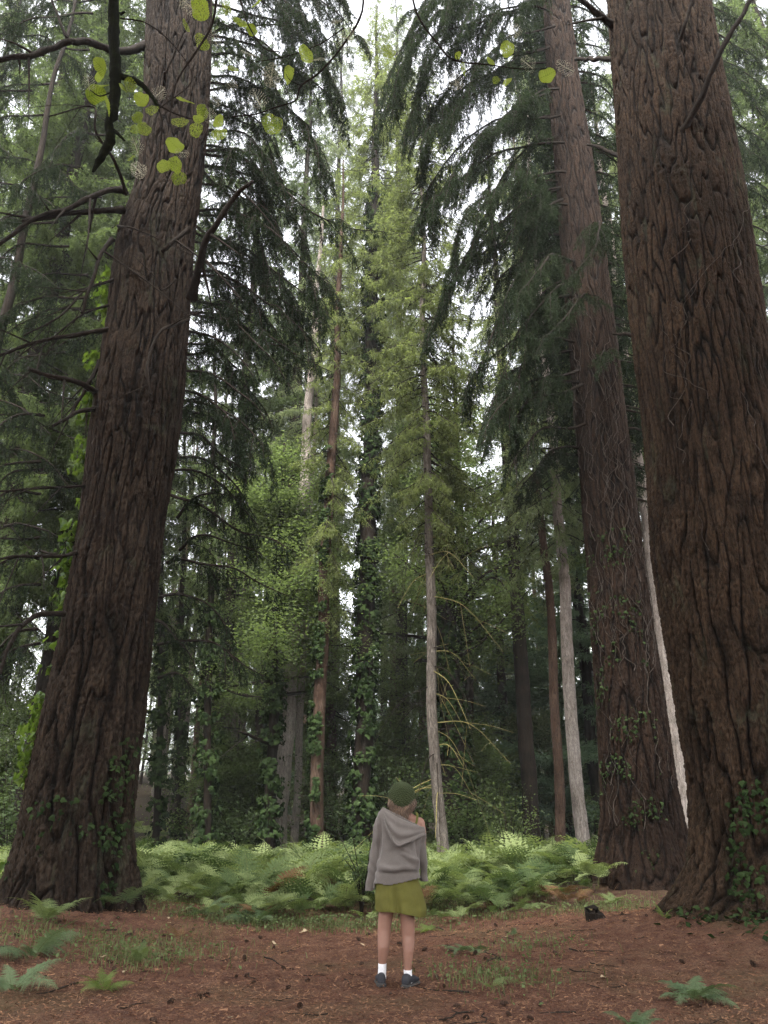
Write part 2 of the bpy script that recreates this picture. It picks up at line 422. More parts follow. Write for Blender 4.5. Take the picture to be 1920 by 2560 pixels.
# right giant
x0 = at(1890, 2300, YR)[0]
tree_r = thing('giant_conifer', (x0, YR, g1(x0, YR)), 'huge reddish brown conifer trunk cut off by the right edge, ivy at its foot', 'tree')
gr_, surf_r, ax_r = trunk_mesh(edge_axis(ED_R, YR, 0), YR, -.5, 18.5, 640, .020, .078, 11.0, (.34, .34), .03, 23,
    burls=[(1590, 340, .26, .05), (1660, 400, .30, .04), (1615, 545, .22, .05), (1725, 570, .2, .035), (1700, 125, .18, .04), (1760, 790, .14, .03)])
gr_.build('trunk', M_BARK_R, tree_r, smooth=True)
# trunk between
x0 = at(1612, 2220, YM)[0]
tree_m = thing('giant_conifer', (x0, YM, g1(x0, YM)), 'tall dark red-brown conifer trunk laced with ivy stems, standing behind the huge right trunk', 'tree')
gm, surf_m, ax_m = trunk_mesh(edge_axis(ED_M, YM, 0), YM, -.5, 33, 460, .025, .060, 11.5, (.55, .40), .07, 37,
    burls=[(1450, 90, .2, .05), (1440, 560, .15, .05)])
gm.build('trunk', M_BARK_M, tree_m, smooth=True)

def on(px, py, Y): return at(px, py, Y)
# bare branches of the left giant (photo outlines set at the trunk's distance and in front of it)
for k, (pts, r0, r1, tw) in enumerate([
    ([on(372, 112, 10.8), on(300, 128, 10.2), on(200, 102, 9.6), on(90, 132, 9.2), on(-30, 155, 8.9)], .11, .055, 1),
    ([on(180, 110, 9.5), on(165, 90, 9.4), on(150, 55, 9.4), on(130, 0, 9.4), on(118, -60, 9.4)], .045, .02, 1),
    ([on(310, 475, 10.4), on(262, 478, 10.0), on(170, 520, 9.6), on(60, 560, 9.2), on(-30, 640, 8.9)], .075, .04, 2),
    ([on(305, 525, 10.4), on(240, 527, 10.0), on(120, 540, 9.5), on(60, 556, 9.2)], .075, .05, 1),
    ([on(318, 488, 10.3), on(285, 400, 9.8), on(240, 330, 9.4), on(232, 265, 9.3), on(120, 290, 9.1)], .04, .015, 2),
    ([on(470, 575, 10.2), on(430, 605, 10.0), on(405, 628, 10.0)], .05, .05, 0),
    ([on(295, 565, 10.3), on(330, 570, 9.8), on(405, 600, 9.7)], .03, .012, 0),
    ([on(480, 745, 10.4), on(500, 660, 9.9), on(520, 590, 9.6), on(580, 500, 9.4), on(635, 455, 9.3)], .10, .035, 2),
    ([on(470, 800, 10.4), on(400, 830, 10.0), on(370, 910, 9.8), on(375, 985, 9.8)], .035, .03, 0),
    ([on(290, 820, 10.5), on(200, 835, 10.0), on(70, 860, 9.6), on(-40, 905, 9.3)], .06, .025, 2),
    ([on(255, 990, 10.6), on(190, 955, 10.1), on(70, 925, 9.7)], .075, .04, 1),
    ([on(255, 1020, 10.6), on(195, 1030, 10.1), on(135, 1065, 9.7)], .06, .03, 0),
    ([on(250, 905, 10.6), on(215, 970, 10.4), on(175, 1035, 10.2)], .05, .03, 1),
    ([on(280, 600, 10.5), on(250, 640, 10.1), on(230, 710, 9.9), on(205, 780, 9.8)], .055, .03, 2),
    ([on(285, 700, 10.5), on(215, 725, 10.1), on(150, 790, 9.7), on(60, 840, 9.4)], .035, .015, 3),
    ([on(280, 760, 10.5), on(200, 790, 10.1), on(90, 880, 9.7)], .03, .012, 3),
    ([on(220, 1215, 10.6), on(150, 1218, 10.1), on(40, 1225, 9.8), on(-40, 1230, 9.7)], .03, .014, 2),
    ([on(215, 1375, 10.6), on(150, 1390, 10.2), on(40, 1390, 9.6), on(-30, 1405, 9.4)], .045, .02, 2),
    ([on(180, 1535, 10.6), on(90, 1540, 10.2), on(30, 1600, 9.8), on(0, 1680, 9.6)], .06, .03, 2),
    ([on(440, 700, 10.2), on(405, 725, 10.1), on(385, 690, 9.9), on(335, 640, 9.8)], .02, .010, 0),
    ([on(505, 640, 10.9), on(560, 700, 10.7), on(600, 745, 10.6)], .035, .012, 2),
    ([on(410, 215, 10.2), on(412, 180, 10.0)], .05, .04, 0),
]): dead_branch(tree_l, pts, r0, r1, twigs=tw + 2, seed=100 + k)
for k, (pts, r0, r1, tw) in enumerate([
    ([on(1700, 340, 8.8), on(1755, 240, 8.5), on(1800, 130, 8.3), on(1875, 0, 8.2), on(1900, -60, 8.2)], .075, .035, 0),
    ([on(1695, 125, 8.8), on(1712, 60, 8.6), on(1735, -10, 8.5)], .05, .035, 0),
    ([on(1545, 75, 9.6), on(1490, 30, 9.4), on(1440, -10, 9.3)], .09, .06, 1),
    ([on(1560, 148, 9.6), on(1500, 148, 10.2), on(1440, 148, 11.0)], .075, .05, 0),
    ([on(1560, 395, 9.8), on(1500, 370, 10.4), on(1470, 360, 10.8)], .06, .03, 1),
    ([on(1600, 850, 9.9), on(1570, 835, 10.2), on(1535, 838, 10.5)], .05, .03, 1),
]): dead_branch(tree_r, pts, r0, r1, twigs=tw, seed=200 + k)
# ------------------------------------------------------------------ needles, twigs, crowns
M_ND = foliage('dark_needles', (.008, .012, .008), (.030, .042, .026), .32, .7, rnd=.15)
M_NM = foliage('green_needles', (.032, .044, .022), (.095, .125, .058), .50, .5, rnd=.2)
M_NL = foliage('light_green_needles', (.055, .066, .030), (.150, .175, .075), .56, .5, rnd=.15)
M_NB = foliage('blue_green_needles', (.030, .050, .034), (.095, .135, .090), .48, .5, rnd=.2)
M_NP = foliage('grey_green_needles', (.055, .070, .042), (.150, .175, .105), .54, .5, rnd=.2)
M_LG = foliage('bright_leaves', (.036, .052, .024), (.106, .138, .064), .58, .6, rnd=.2)
M_LD = foliage('dark_leaves', (.022, .032, .016), (.066, .092, .044), .40, .7, rnd=.2)

def spray(g, path, rg, hang=(.3, .8), weep=.8, sec=.12, twig=.07, nl=.06, nw=.014, nn=5, lt=.16, start=.1, wood=.0, prof=None, ang=55, tint=.3, m=0, mw=1, r0=.03):
    """needled branch along a path: side shoots that hang by weep, each carrying needle twigs"""
    path = np.asarray(path, float); d = np.r_[0, np.cumsum(np.linalg.norm(np.diff(path, axis=0), axis=1))]; L = d[-1]
    if r0: tube(g, path, np.linspace(r0, r0 * .2, len(path)), 5 if r0 > .02 else 4, mw, .5, close=False)
    ns = max(2, int(L * (1 - start) / sec) * 2)
    u = start + (1 - start) * (np.arange(ns) + rg.random(ns)) / ns
    s = u * L; pos = np.stack([np.interp(s, d, path[:, k]) for k in range(3)], 1)
    pa = np.stack([np.interp(np.minimum(s + .05 * L, L), d, path[:, k]) - np.interp(np.maximum(s - .05 * L, 0), d, path[:, k]) for k in range(3)], 1)
    T = nrm(pa); side = np.cross(T, [0, 0, 1.0]); side = nrm(side + 1e-6)
    sg = np.where(np.arange(ns) % 2, 1, -1)[:, None]
    a = np.radians(ang + rg.normal(0, 14, ns))[:, None]
    D0 = T * np.cos(a) + sg * side * np.sin(a) * (1 - .35 * weep) + rg.normal(0, .12, (ns, 3))
    pf = (1 - u) ** .7 * .9 + .12 if prof is None else prof(u)
    ls = (hang[0] + (hang[1] - hang[0]) * rg.random(ns)) * pf * np.where(rg.random(ns) < .12, .4, 1)
    K = max(2, int(hang[1] / twig)); uu = (np.arange(K) + .5) / K
    lsx = ls[:, None, None]; w_ = uu[None, :, None]
    gv = np.array([0, 0, -1.0])
    P = pos[:, None] + D0[:, None] * lsx * w_ * (1 - .45 * weep * w_) + gv * lsx * weep * w_ ** 1.4 * .95
    P = P + rg.normal(0, .012, P.shape) * lsx
    Tn = nrm(D0[:, None] * (1 - .9 * weep * w_) + gv * weep * 1.33 * w_ ** .4)
    keep = (np.arange(K)[None] < np.maximum(2, ls[:, None] / twig)) if False else (rg.random((ns, K)) < np.clip(ls[:, None] / hang[1] * 1.25, .15, 1))
    if wood:
        q = np.concatenate([pos[:, None], P], 1)
        o = nrm(np.cross(Tn[:, 0], rg.normal(size=(ns, 3))))[:, None] * wood
        V = np.stack([q - o, q + o], 2); k1 = K + 1
        b = (np.arange(ns) * k1 * 2)[:, None] + (np.arange(K) * 2)[None]
        g.add(V.reshape(-1, 3), np.stack([b, b + 1, b + 3, b + 2], -1).reshape(-1, 4), mw, .5)
    P, Tn = P[keep], Tn[keep]; n = len(P)
    P = np.repeat(P, 2, 0); Tn = np.repeat(Tn, 2, 0); s2 = np.tile([1, -1], n)[:, None]
    nn_ = nrm(np.cross(Tn, rg.normal(size=(2 * n, 3)))); 
    Dt = nrm(Tn * .75 + s2 * nn_ * .65 + gv * (.15 + .35 * weep))
    lts = lt * (.5 + .8 * rg.random((2 * n, 1, 1)))
    j = (np.arange(nn) + rg.random((2 * n, nn))) / nn
    base = P[:, None] + Dt[:, None] * lts * j[..., None]
    tip_d = nrm(Dt[:, None] * .8 + rg.normal(0, .48, (2 * n, nn, 3)))
    wv = nrm(np.cross(tip_d, rg.normal(size=tip_d.shape))) * (nw / 2)
    ln = nl * (.7 + .6 * rg.random((2 * n, nn, 1)))
    V = np.stack([base - wv, base + wv, base + tip_d * ln], 2).reshape(-1, 3)
    tn = np.repeat(np.clip(tint + rg.normal(0, .12, 2 * n), 0, .8), nn * 3)
    g.add(V, np.arange(len(V)).reshape(-1, 3), m, tn)

def bough_path(L, rise, droop, tipup, rg, n=10):
    t = np.linspace(0, 1, n)
    z = rise * t * L - droop * L * t ** 1.7 + tipup * L * t ** 4
    y = rg.normal(0, .05) * L * np.sin(t * 2.5)
    return np.stack([t * L * (1 - .25 * droop), y + 0 * t, z], 1)

def crown(templ, H, z0, Rmax, rg, n, pitch=(-.5, .25), shape=1.0, gap=.0, Rmin=.35, az=None, axis=None):
    """merges boughs round a stem from height z0 to H"""
    g = Geo(); packs = {}
    for k in range(n):
        u = (k + rg.random()) / n
        if gap and rg.random() < gap: continue
        u = u ** .85; z = z0 + (H - z0) * u
        prof = max(Rmin, Rmax * (1 - u) ** shape * (.55 + .45 * min(1, u / .18))) * rg.uniform(.7, 1.15)
        i = int(np.argmin([abs(L - prof) for L, _ in templ])); L, opts = templ[i]
        o = rg.integers(len(opts)); a = rg.uniform(0, 2 * np.pi) if az is None else az[0] + (az[1] - az[0]) * rg.random()
        pt = pitch[0] + (pitch[1] - pitch[0]) * u + rg.normal(0, .09)
        s = prof / L
        M = Matrix.Translation((0, 0, z)) @ Euler((0, -pt, a)).to_matrix().to_4x4() @ Matrix.Scale(s, 4)
        packs.setdefault((i, o), []).append((np.array(M), rg.normal(0, .07)))
    for (i, o), l in packs.items(): g.copies(templ[i][1][o], [x[0] for x in l], [x[1] for x in l])
    return g

def make_templ(sizes, per, rg, fn):
    out = []
    for L in sizes:
        l = []
        for k in range(per):
            g = Geo(); fn(g, L, rg); g.pack(); l.append(g)
        out.append((L, l))
    return out
def T_weep(g, L, rg):        # spruce with hanging comb foliage
    spray(g, bough_path(L, .1, .35, .2, rg), rg, (.3, .55 + .14 * L), .8, .13, .13, .12, .034, 4, .22, .10, .004, r0=.008 * L + .006)
def T_flat(g, L, rg):        # fir with level sprays
    spray(g, bough_path(L, .05, .2, .1, rg), rg, (.25, .38 * L + .15), .22, .14, .12, .13, .040, 4, .20, .12, .0, r0=.007 * L + .005)
def T_thin(g, L, rg):        # old thin spruce bough, half bare
    spray(g, bough_path(L, .05, .4, .15, rg), rg, (.25, .42 + .13 * L), .65, .15, .13, .11, .030, 4, .20, .25, .005, r0=.008 * L + .005)
def T_far(g, L, rg):
    spray(g, bough_path(L, .05, .3, .15, rg), rg, (.3, .30 * L + .2), .5, .34, .26, .24, .085, 3, .34, .12, .0, r0=.008 * L + .008)
rt = np.random.default_rng(5)
TW = make_templ((1.0, 2.0, 3.2, 4.6), 3, rt, T_weep)
TF = make_templ((1.0, 2.2, 3.6), 3, rt, T_flat)
TT = make_templ((1.0, 2.0, 3.2), 3, rt, T_thin)
TX = make_templ((1.0, 2.4, 4.0), 3, rt, T_far)

def leaf_cloud(g, pos, dirs, rg, size, per, spread, m=0, tint=.3):
    """broad leaves gathered round twig ends"""
    n = len(pos); c = np.repeat(pos, per, 0) + rg.normal(0, 1, (n * per, 3)) * spread * np.array([1, 1, .55])
    k = len(c); f = nrm(rg.normal(0, 1, (k, 3)) * np.array([1, 1, .4])); up = nrm(rg.normal(0, .45, (k, 3)) + [0, 0, 1.0])
    s = nrm(np.cross(f, up)); l = size * (.6 + .8 * rg.random((k, 1))); f = nrm(np.cross(up, s))
    V = np.stack([c - f * l * .5, c + s * l * .33, c + f * l * .55 - up * l * .1, c - s * l * .33], 1).reshape(-1, 3)
    g.add(V, np.arange(len(V)).reshape(-1, 4), m, np.repeat(np.clip(tint + rg.normal(0, .13, k), 0, .8), 4))
def broadleaf(H, z0, Rm, rg, nb, leaf=.10, per=26, spread=.30, stem=None, lean=(0, 0), el=(.1, .7)):
    """limbs and leaf clusters of a broad-leaved tree, crown only"""
    g = Geo(); ends = []
    for b in range(nb):
        u = rg.random(); z = z0 + (H - z0) * u * .9; a = rg.uniform(0, 2 * np.pi); L = Rm * (1 - .6 * u) * rg.uniform(.6, 1.1)
        e = rg.uniform(*el); p0 = np.array([lean[0] * z, lean[1] * z, z]); d = np.array([math.cos(a), math.sin(a), e])
        pts = curve([p0, p0 + d * L * .45 + rg.normal(0, .12 * L, 3), p0 + d * L * np.array([1, 1, .8]) + rg.normal(0, .1 * L, 3)], 9)
        tube(g, pts, np.linspace(.018 * L + .012, .008, 9), 5, 1, .5, close=False)
        for k in range(3, 9):
            for q in range(2):
                dd = nrm(rg.normal(0, 1, 3) * np.array([1, 1, .5])) * L * rg.uniform(.12, .32)
                e2 = pts[k] + dd; tube(g, np.array([pts[k], pts[k] + dd * .5 + [0, 0, .03], e2]), np.array([.010, .007, .004]), 3, 1, .5, close=False)
                for f in (.35, .7, 1.0): ends.append(pts[k] + dd * f)
    leaf_cloud(g, np.array(ends), None, rg, leaf, per, spread)
    return g
def trunk_simple(pts, rad, sides, seed, bump=.12, flare=.5):
    g = Geo(); p = resample(np.asarray(pts, float), .22); n = len(p)
    zs = np.linspace(0, 1, len(rad)); d = np.r_[0, np.cumsum(np.linalg.norm(np.diff(p, axis=0), axis=1))]
    r = np.interp(d / d[-1], zs, rad); r = r * (1 + flare * np.exp(-d / .5))
    p = p + np.stack([noise3(p * .35 + 5, seed), noise3(p * .35 + 9, seed), np.zeros(n)], 1) * .10
    tube(g, p, r, sides, 0, .5 + .3 * noise3(p * 3, seed + 1), bump, seed); return g

def near_spray(g, p, rg, hang, dense=1.0, weep=.95, wood=.004, sub=True, r0=.035):
    """a big bough close to the camera: hanging strands plus drooping side boughs"""
    p = p + np.stack([noise3(p * .9 + k * 7, 5) * .16 for k in range(3)], 1)
    kw = dict(weep=weep, sec=.135 / dense, twig=.060, nl=.052, nw=.0135, nn=5, lt=.085, wood=wood, ang=62)
    spray(g, p, rg, (hang * .15, hang), start=.12, prof=lambda u: (.30 + .70 * np.sin(np.pi * np.clip(u * .9 + .12, 0, 1)) ** .7) * (.55 + .45 * np.sin(u * 23 + hang * 40)), r0=r0, **kw)
    if not sub: return
    d = np.r_[0, np.cumsum(np.linalg.norm(np.diff(p, axis=0), axis=1))]; L = d[-1]
    for k in range(int(L / .5)):
        u = rg.uniform(.15, .92); i = min(int(u * (len(p) - 1)), len(p) - 2); T = nrm(p[i + 1] - p[i])
        sd = np.cross(T, [0, 0, 1.0]) * rg.choice([-1, 1]); l = L * rg.uniform(.14, .34) * (1.15 - .6 * u)
        dr = nrm(T * rg.uniform(.3, 1.0) + sd * rg.uniform(.3, 1.0) + [0, 0, rg.uniform(-.35, .1)])
        q = curve([p[i], p[i] + dr * l * .55, p[i] + dr * l + np.array([0, 0, -l * rg.uniform(.2, .7)])], 9)
        spray(g, q, rg, (hang * .12, hang * rg.uniform(.35, .85)), start=.1, r0=.012, **kw)
# ------------------------------------------------------------------ trees of the middle distance
M_TR_BROWN = bark('brown_trunk_bark', (.014, .009, .007), (.062, .038, .027), (.120, .082, .060), 9, bump=.8)
M_TR_PALE = bark('pale_trunk_bark', (.060, .046, .038), (.27, .23, .20), (.46, .41, .37), 14, bump=1.0)
M_TR_GREY = bark('grey_trunk_bark', (.035, .027, .022), (.145, .122, .103), (.28, .245, .21), 14, bump=1.0)
M_TR_DARK = bark('dark_trunk_bark', (.006, .0045, .0035), (.018, .0135, .010), (.034, .026, .019), 9, bump=.6)
M_IVY = foliage('ivy_leaves', (.008, .015, .006), (.031, .048, .018), .12, 1.2, rnd=.1)
M_IVYL = foliage('bright_ivy_leaves', (.040, .072, .012), (.130, .190, .036), .45, 1.5, gloss=.03, rnd=.1)
M_LICHT = bark('lichen_twig_bark', (.09, .075, .030), (.21, .18, .070), (.33, .29, .12), 14, bump=.3)

def line_trunk(pix, Y, top, radii, sides, seed, flare=.5):
    """trunk centre line through photo pixels at distance Y, continued straight to height top"""
    pts = [at(px, py, Y) for px, py in pix]; b = pts[0].copy(); b[2] = g1(b[0], b[1]) - .3
    pts = [b] + pts
    if top > pts[-1][2]:
        k = (pts[-1] - pts[1]) / (pts[-1][2] - pts[1][2]); pts.append(pts[-1] + k * (top - pts[-1][2]))
    return np.array(pts), trunk_simple(pts, radii, sides, seed, flare=flare)
def wall_wood(): return M_DARKWOOD
def mid_tree(pix, Y, top, radii, bmat, label, crown_fn=None, cmat=None, name='spruce_tree', cat='tree', seed=0, sides=12, group=None, flare=.4):
    pts, tg = line_trunk(pix, Y, top, radii, sides, seed, flare)
    base = (pts[0][0], pts[0][1], g1(pts[0][0], pts[0][1]))
    t = thing(name, base, label, cat, group)
    tg.build('trunk', bmat, t, smooth=True)
    if crown_fn:
        zs = pts[:, 2]
        ax = lambda z: np.array([np.interp(z, zs, pts[:, 0]), np.interp(z, zs, pts[:, 1])])
        cg = crown_fn(np.random.default_rng(seed + 50)); V = cg.pack().v[0]
        zt = np.clip(V[:, 2], 0, top); V[:, 0] += np.interp(zt, zs, pts[:, 0]); V[:, 1] += np.interp(zt, zs, pts[:, 1]); cg.v[0] = V
        cg.build('crown', [cmat, M_DARKWOOD], t)
    return t
def ivy_on(surf_fn, z0, z1, a0, a1, n, label, rg, leaf=.07, mat_=None, off=.04, stems=0, loc=None, dens=None, group=None, name='ivy', stem_mat=None, patch=-.12):
    """ivy creeping on a trunk: surf_fn(z, angle) gives the bark surface"""
    p0 = surf_fn(z0, (a0 + a1) / 2)
    t = thing(name, p0 if loc is None else loc, label, 'ivy', group)
    if n:
        z = z0 + (z1 - z0) * (rg.random(n) if dens is None else dens(rg.random(n)))
        a = a0 + (a1 - a0) * rg.random(n); P = np.array([surf_fn(zz, aa) for zz, aa in zip(z, a)])
        cxy = np.array([(surf_fn(zz, 0) + surf_fn(zz, np.pi)) / 2 for zz in z]); out_ = nrm((P - cxy) * [1, 1, 0])
        cl = noise3(P * 2.2, 77) > patch; P, out_ = P[cl], out_[cl]; k = len(P)
        P = P + out_ * (off * (.3 + 1.5 * rg.random((k, 1)) ** 2))
        nn_ = nrm(out_ + rg.normal(0, .45, (k, 3)) + [0, 0, .35]); dn = nrm(np.array([0, 0, -1.0]) + rg.normal(0, .5, (k, 3)))
        s = nrm(np.cross(nn_, dn)); f = nrm(np.cross(s, nn_)); l = leaf * (.4 + 1.0 * rg.random((k, 1)))
        sh = [(-.15, 0), (-.42, -.30), (-.12, -.55), (.12, -.30), (.62, 0), (.12, .30), (-.12, .55), (-.42, .30)]     # five-lobed leaf
        V = np.stack([P + f * l * q[0] + s * l * q[1] + nn_ * l * (.10 if q == (-.15, 0) else 0) for q in sh], 1)
        b = (np.arange(k) * 8)[:, None]
        F = np.concatenate([b + np.array([[0, i, i + 1]]) for i in range(1, 7)] + [b + np.array([[0, 7, 1]])])
        g = Geo(); g.add(V.reshape(-1, 3), F, 0, np.repeat(np.clip(.3 + rg.normal(0, .14, k), 0, .8), 8))
        tag(g.build('leaf_cover', mat_ or M_IVY, t), kind='stuff')
    if stems:
        g = Geo()
        for q in range(stems):
            zz = rg.uniform(z0, z0 + (z1 - z0) * .6); a = rg.uniform(a0, a1); pts = []
            step = rg.uniform(.12, .2); drift = rg.normal(0, .05)
            for k in range(rg.integers(6, 16)):
                pts.append(surf_fn(zz, a) + np.array([math.cos(a), math.sin(a), 0]) * .02)
                zz += step * (1 - .2 * rg.random()); a += drift + rg.normal(0, .10)
                if zz > z1: break
            if len(pts) > 3: tube(g, curve(pts, len(pts) * 3), np.linspace(.009, .003, len(pts) * 3) * rg.uniform(.4, 1.4), 5, 0, .1)
        if g.n: g.build('stem', stem_mat or M_TR_GREY, t, smooth=True)
    return t
def path_surf(pts, r0, r1):
    zs = pts[:, 2]
    return lambda z, a: np.array([np.interp(z, zs, pts[:, 0]) + math.cos(a) * (r0 + (r1 - r0) * (z - zs[0]) / (zs[-1] - zs[0])), np.interp(z, zs, pts[:, 1]) + math.sin(a) * (r0 + (r1 - r0) * (z - zs[0]) / (zs[-1] - zs[0])), z])

# --- centre: tall ivy-clad spruce whose spire ends at the top of the picture
YC = 25.0
mid_tree([(900, 2110), (912, 1700), (925, 1100), (935, 600), (942, 60)], YC, at(942, 15, YC)[2], [.29, .28, .25, .16, .03], M_TR_DARK,
    'tall straight spruce wrapped in dark ivy, its thin spire near the top middle',
    lambda r: crown(TT, 38.5, 16, 3.3, r, 300, (-.45, .3), .7), M_NL, seed=1)
pc, _ = line_trunk([(900, 2110), (912, 1700), (925, 1100)], YC, 28, [.3, .3], 8, 1)
ivy_on(path_surf(pc, .33, .27), .1, 26, 0, 2 * np.pi, 11000, 'dark ivy sleeve wrapping the tall central spruce from its foot upward', np.random.default_rng(3), .15, M_IVY, .12, loc=(pc[0][0], pc[0][1] - .4, g1(pc[0][0], pc[0][1])))
# --- pale pole spruce with bare lower twigs
pts_p = [(1107, 2125), (1085, 1800), (1068, 1350), (1062, 900), (1058, 500)]
tp = mid_tree(pts_p, 20.0, at(1058, 330, 20)[2], [.145, .13, .11, .08, .02], M_TR_GREY,
    'slender pale grey spruce with yellowish bare twigs, right of the woman', lambda r: crown(TT, 25.5, 8.2, 2.7, r, 250, (-.55, .2), .32, Rmin=1.1), M_NL, seed=2)
rg = np.random.default_rng(12)
for k in range(44):
    py = rg.uniform(1330, 2040); px = np.interp(py, [1350, 1800, 2125], [1068, 1085, 1107]); p0 = at(px, py, 20)
    a = rg.uniform(0, 2 * np.pi); L = rg.uniform(.7, 2.0); d = np.array([math.cos(a), math.sin(a), rg.uniform(-.9, -.1)])
    dead_branch(tp, [p0, p0 + d * L * .5 + [0, 0, .1], p0 + d * L + np.array([0, 0, -.35 * L])], .018, .006, 'bare_twig', M_LICHT if k % 2 else M_DEAD, 2, 300 + k)
# --- brown trunk left of centre
mid_tree([(792, 2095), (800, 1750), (815, 1400), (836, 1000)], 23.5, 26, [.20, .185, .16, .10, .03], M_TR_BROWN,
    'reddish brown straight trunk with drooping brownish sprays, left of the ivy-clad spruce', lambda r: crown(TT, 26, 7.5, 2.3, r, 110, (-.6, .1), .5), M_NL, seed=3)
pbr, _ = line_trunk([(792, 2095), (800, 1750), (815, 1400), (836, 1000)], 23.5, 14, [.2, .1], 8, 1)
ivy_on(path_surf(pbr, .24, .17), .2, 13, R(150), R(285), 4200, 'dark ivy climbing one side of the reddish brown trunk left of centre', np.random.default_rng(9), .11, M_IVY, .10, loc=(pbr[0][0] - .3, pbr[0][1], g1(pbr[0][0], pbr[0][1])), patch=.0)
# --- dark ivy-clad oak behind the pale pole, with wandering limbs
pts_o = [(1150, 2100), (1128, 1800), (1115, 1500), (1120, 1380)]
to = mid_tree(pts_o, 27.0, 13.5, [.50, .40, .34, .22], M_TR_DARK, 'dark ivy-covered oak with long crooked bare limbs, behind the pale slender spruce',
    lambda r: broadleaf(17, 6, 4.8, r, 40, .10, 28, .45), M_LG, name='oak_tree', seed=4)
for k, pts in enumerate([[(1118, 1480, 27), (1150, 1400, 26.5), (1200, 1300, 26), (1290, 1260, 25.5)], [(1116, 1420, 27), (1160, 1385, 26.5), (1215, 1370, 26), (1290, 1345, 25.5)],
                         [(1116, 1560, 27), (1170, 1500, 26.4), (1230, 1445, 26), (1285, 1490, 25.8)], [(1120, 1350, 27), (1110, 1250, 26), (1150, 1150, 26)]]):
    dead_branch(to, [at(*p) for p in pts], .12, .03, 'limb', M_TR_DARK, 4, 400 + k)
po, _ = line_trunk(pts_o, 27, 12, [.5, .4], 8, 1)
ivy_on(path_surf(po, .52, .3), .1, 12, 0, 2 * np.pi, 5000, 'dark ivy thick on the crooked oak behind the pale slender spruce', np.random.default_rng(4), .16, M_IVY, .14, loc=(po[0][0], po[0][1] - .5, g1(po[0][0], po[0][1])))
# --- right of centre: brown thin trunk and two pale trunks
mid_tree([(1403, 2105), (1388, 1750), (1368, 1450), (1352, 1340)], 23.0, 27, [.15, .135, .11, .07, .03], M_TR_BROWN,
    'thin brown trunk standing just left of a whitish trunk', lambda r: crown(TT, 27, 8.5, 3.2, r, 120, (-.5, .2), .7), M_NP, seed=5)
mid_tree([(1456, 2095), (1432, 1750), (1408, 1450), (1396, 1330)], 21.5, 27, [.185, .17, .14, .09, .03], M_TR_PALE,
    'whitish fissured trunk to the right of the thin brown trunk', lambda r: crown(TT, 27, 8.5, 3.2, r, 120, (-.5, .2), .7), M_NP, seed=6)
mid_tree([(1722, 2140), (1680, 1800), (1640, 1480), (1608, 1250)], 19.0, 25, [.18, .165, .14, .10, .03], M_TR_PALE,
    'bright whitish trunk seen in the gap between the two giant trunks on the right', lambda r: crown(TT, 25, 10.5, 3.0, r, 110, (-.5, .2), .7), M_NP, seed=7)
# --- left of centre
td = mid_tree([(672, 2080), (678, 1900), (684, 1780)], 25, 14, [.18, .16, .12, .05], M_TR_DARK, 'dark ivy-clad trunk with a limb reaching left, left of a stout pinkish trunk',
    lambda r: broadleaf(14, 4.6, 3.3, r, 40, .085, 28, .42, el=(-.15, .4)), M_LG, name='beech_tree', seed=8)
dead_branch(td, [at(680, 1860, 25), at(650, 1850, 24.6), at(620, 1835, 24.2), at(596, 1828, 24)], .10, .05, 'limb', M_TR_DARK, 3, 500)
pd_, _ = line_trunk([(672, 2080), (678, 1900), (684, 1780)], 25, 11, [.5, .4], 8, 1)
ivy_on(path_surf(pd_, .24, .18), .1, 10.5, 0, 2 * np.pi, 3500, 'dark ivy on the trunk beside the stout pinkish trunk', np.random.default_rng(5), .15, M_IVY, .12, loc=(pd_[0][0], pd_[0][1] - .3, g1(pd_[0][0], pd_[0][1])))
mid_tree([(698, 2085), (710, 1900), (718, 1800)], 26, 26, [.27, .24, .21, .14, .05], M_TR_PALE, 'stout pinkish pale trunk between the dark ivy-clad trunk and a leaning whitish one',
    lambda r: crown(TT, 26, 9, 3, r, 70, (-.5, .2), .7), M_NP, seed=9)
mid_tree([(733, 2085), (742, 1950), (748, 1810)], 26.6, 24, [.125, .12, .10, .07, .03], M_TR_PALE, 'thin leaning whitish trunk right of the stout pinkish trunk',
    lambda r: crown(TT, 24, 9, 2.5, r, 60, (-.5, .2), .7), M_NP, seed=10)
for k, (px, py, Y, who) in enumerate([(392, 2075, 27, 'leftmost of three ivy columns behind the left giant trunk'), (444, 2080, 30, 'middle of three thin ivy columns right of the left giant'), (515, 2085, 24, 'broadest of three ivy-clad columns right of the left giant')]):
    p, _ = line_trunk([(px, py), (px + 8, 1700)], Y, 9 + k * 2, [.2, .1], 8, k)
    mid_tree([(px, py), (px + 8, 1700)], Y, 18, [.12, .11, .09, .04], M_TR_DARK, 'dark slim trunk, ' + who, lambda r: crown(TT, 18, 7, 2.2, r, 45, (-.5, .2), .7), M_NM, seed=20 + k)
    ivy_on(path_surf(p, .18, .12), .1, 8 + k, 0, 2 * np.pi, 2200, 'ivy leaves on the ' + who, np.random.default_rng(30 + k), .15, M_IVY, .13 if k < 2 else .2, loc=(p[0][0], p[0][1] - .3, g1(p[0][0], p[0][1])))
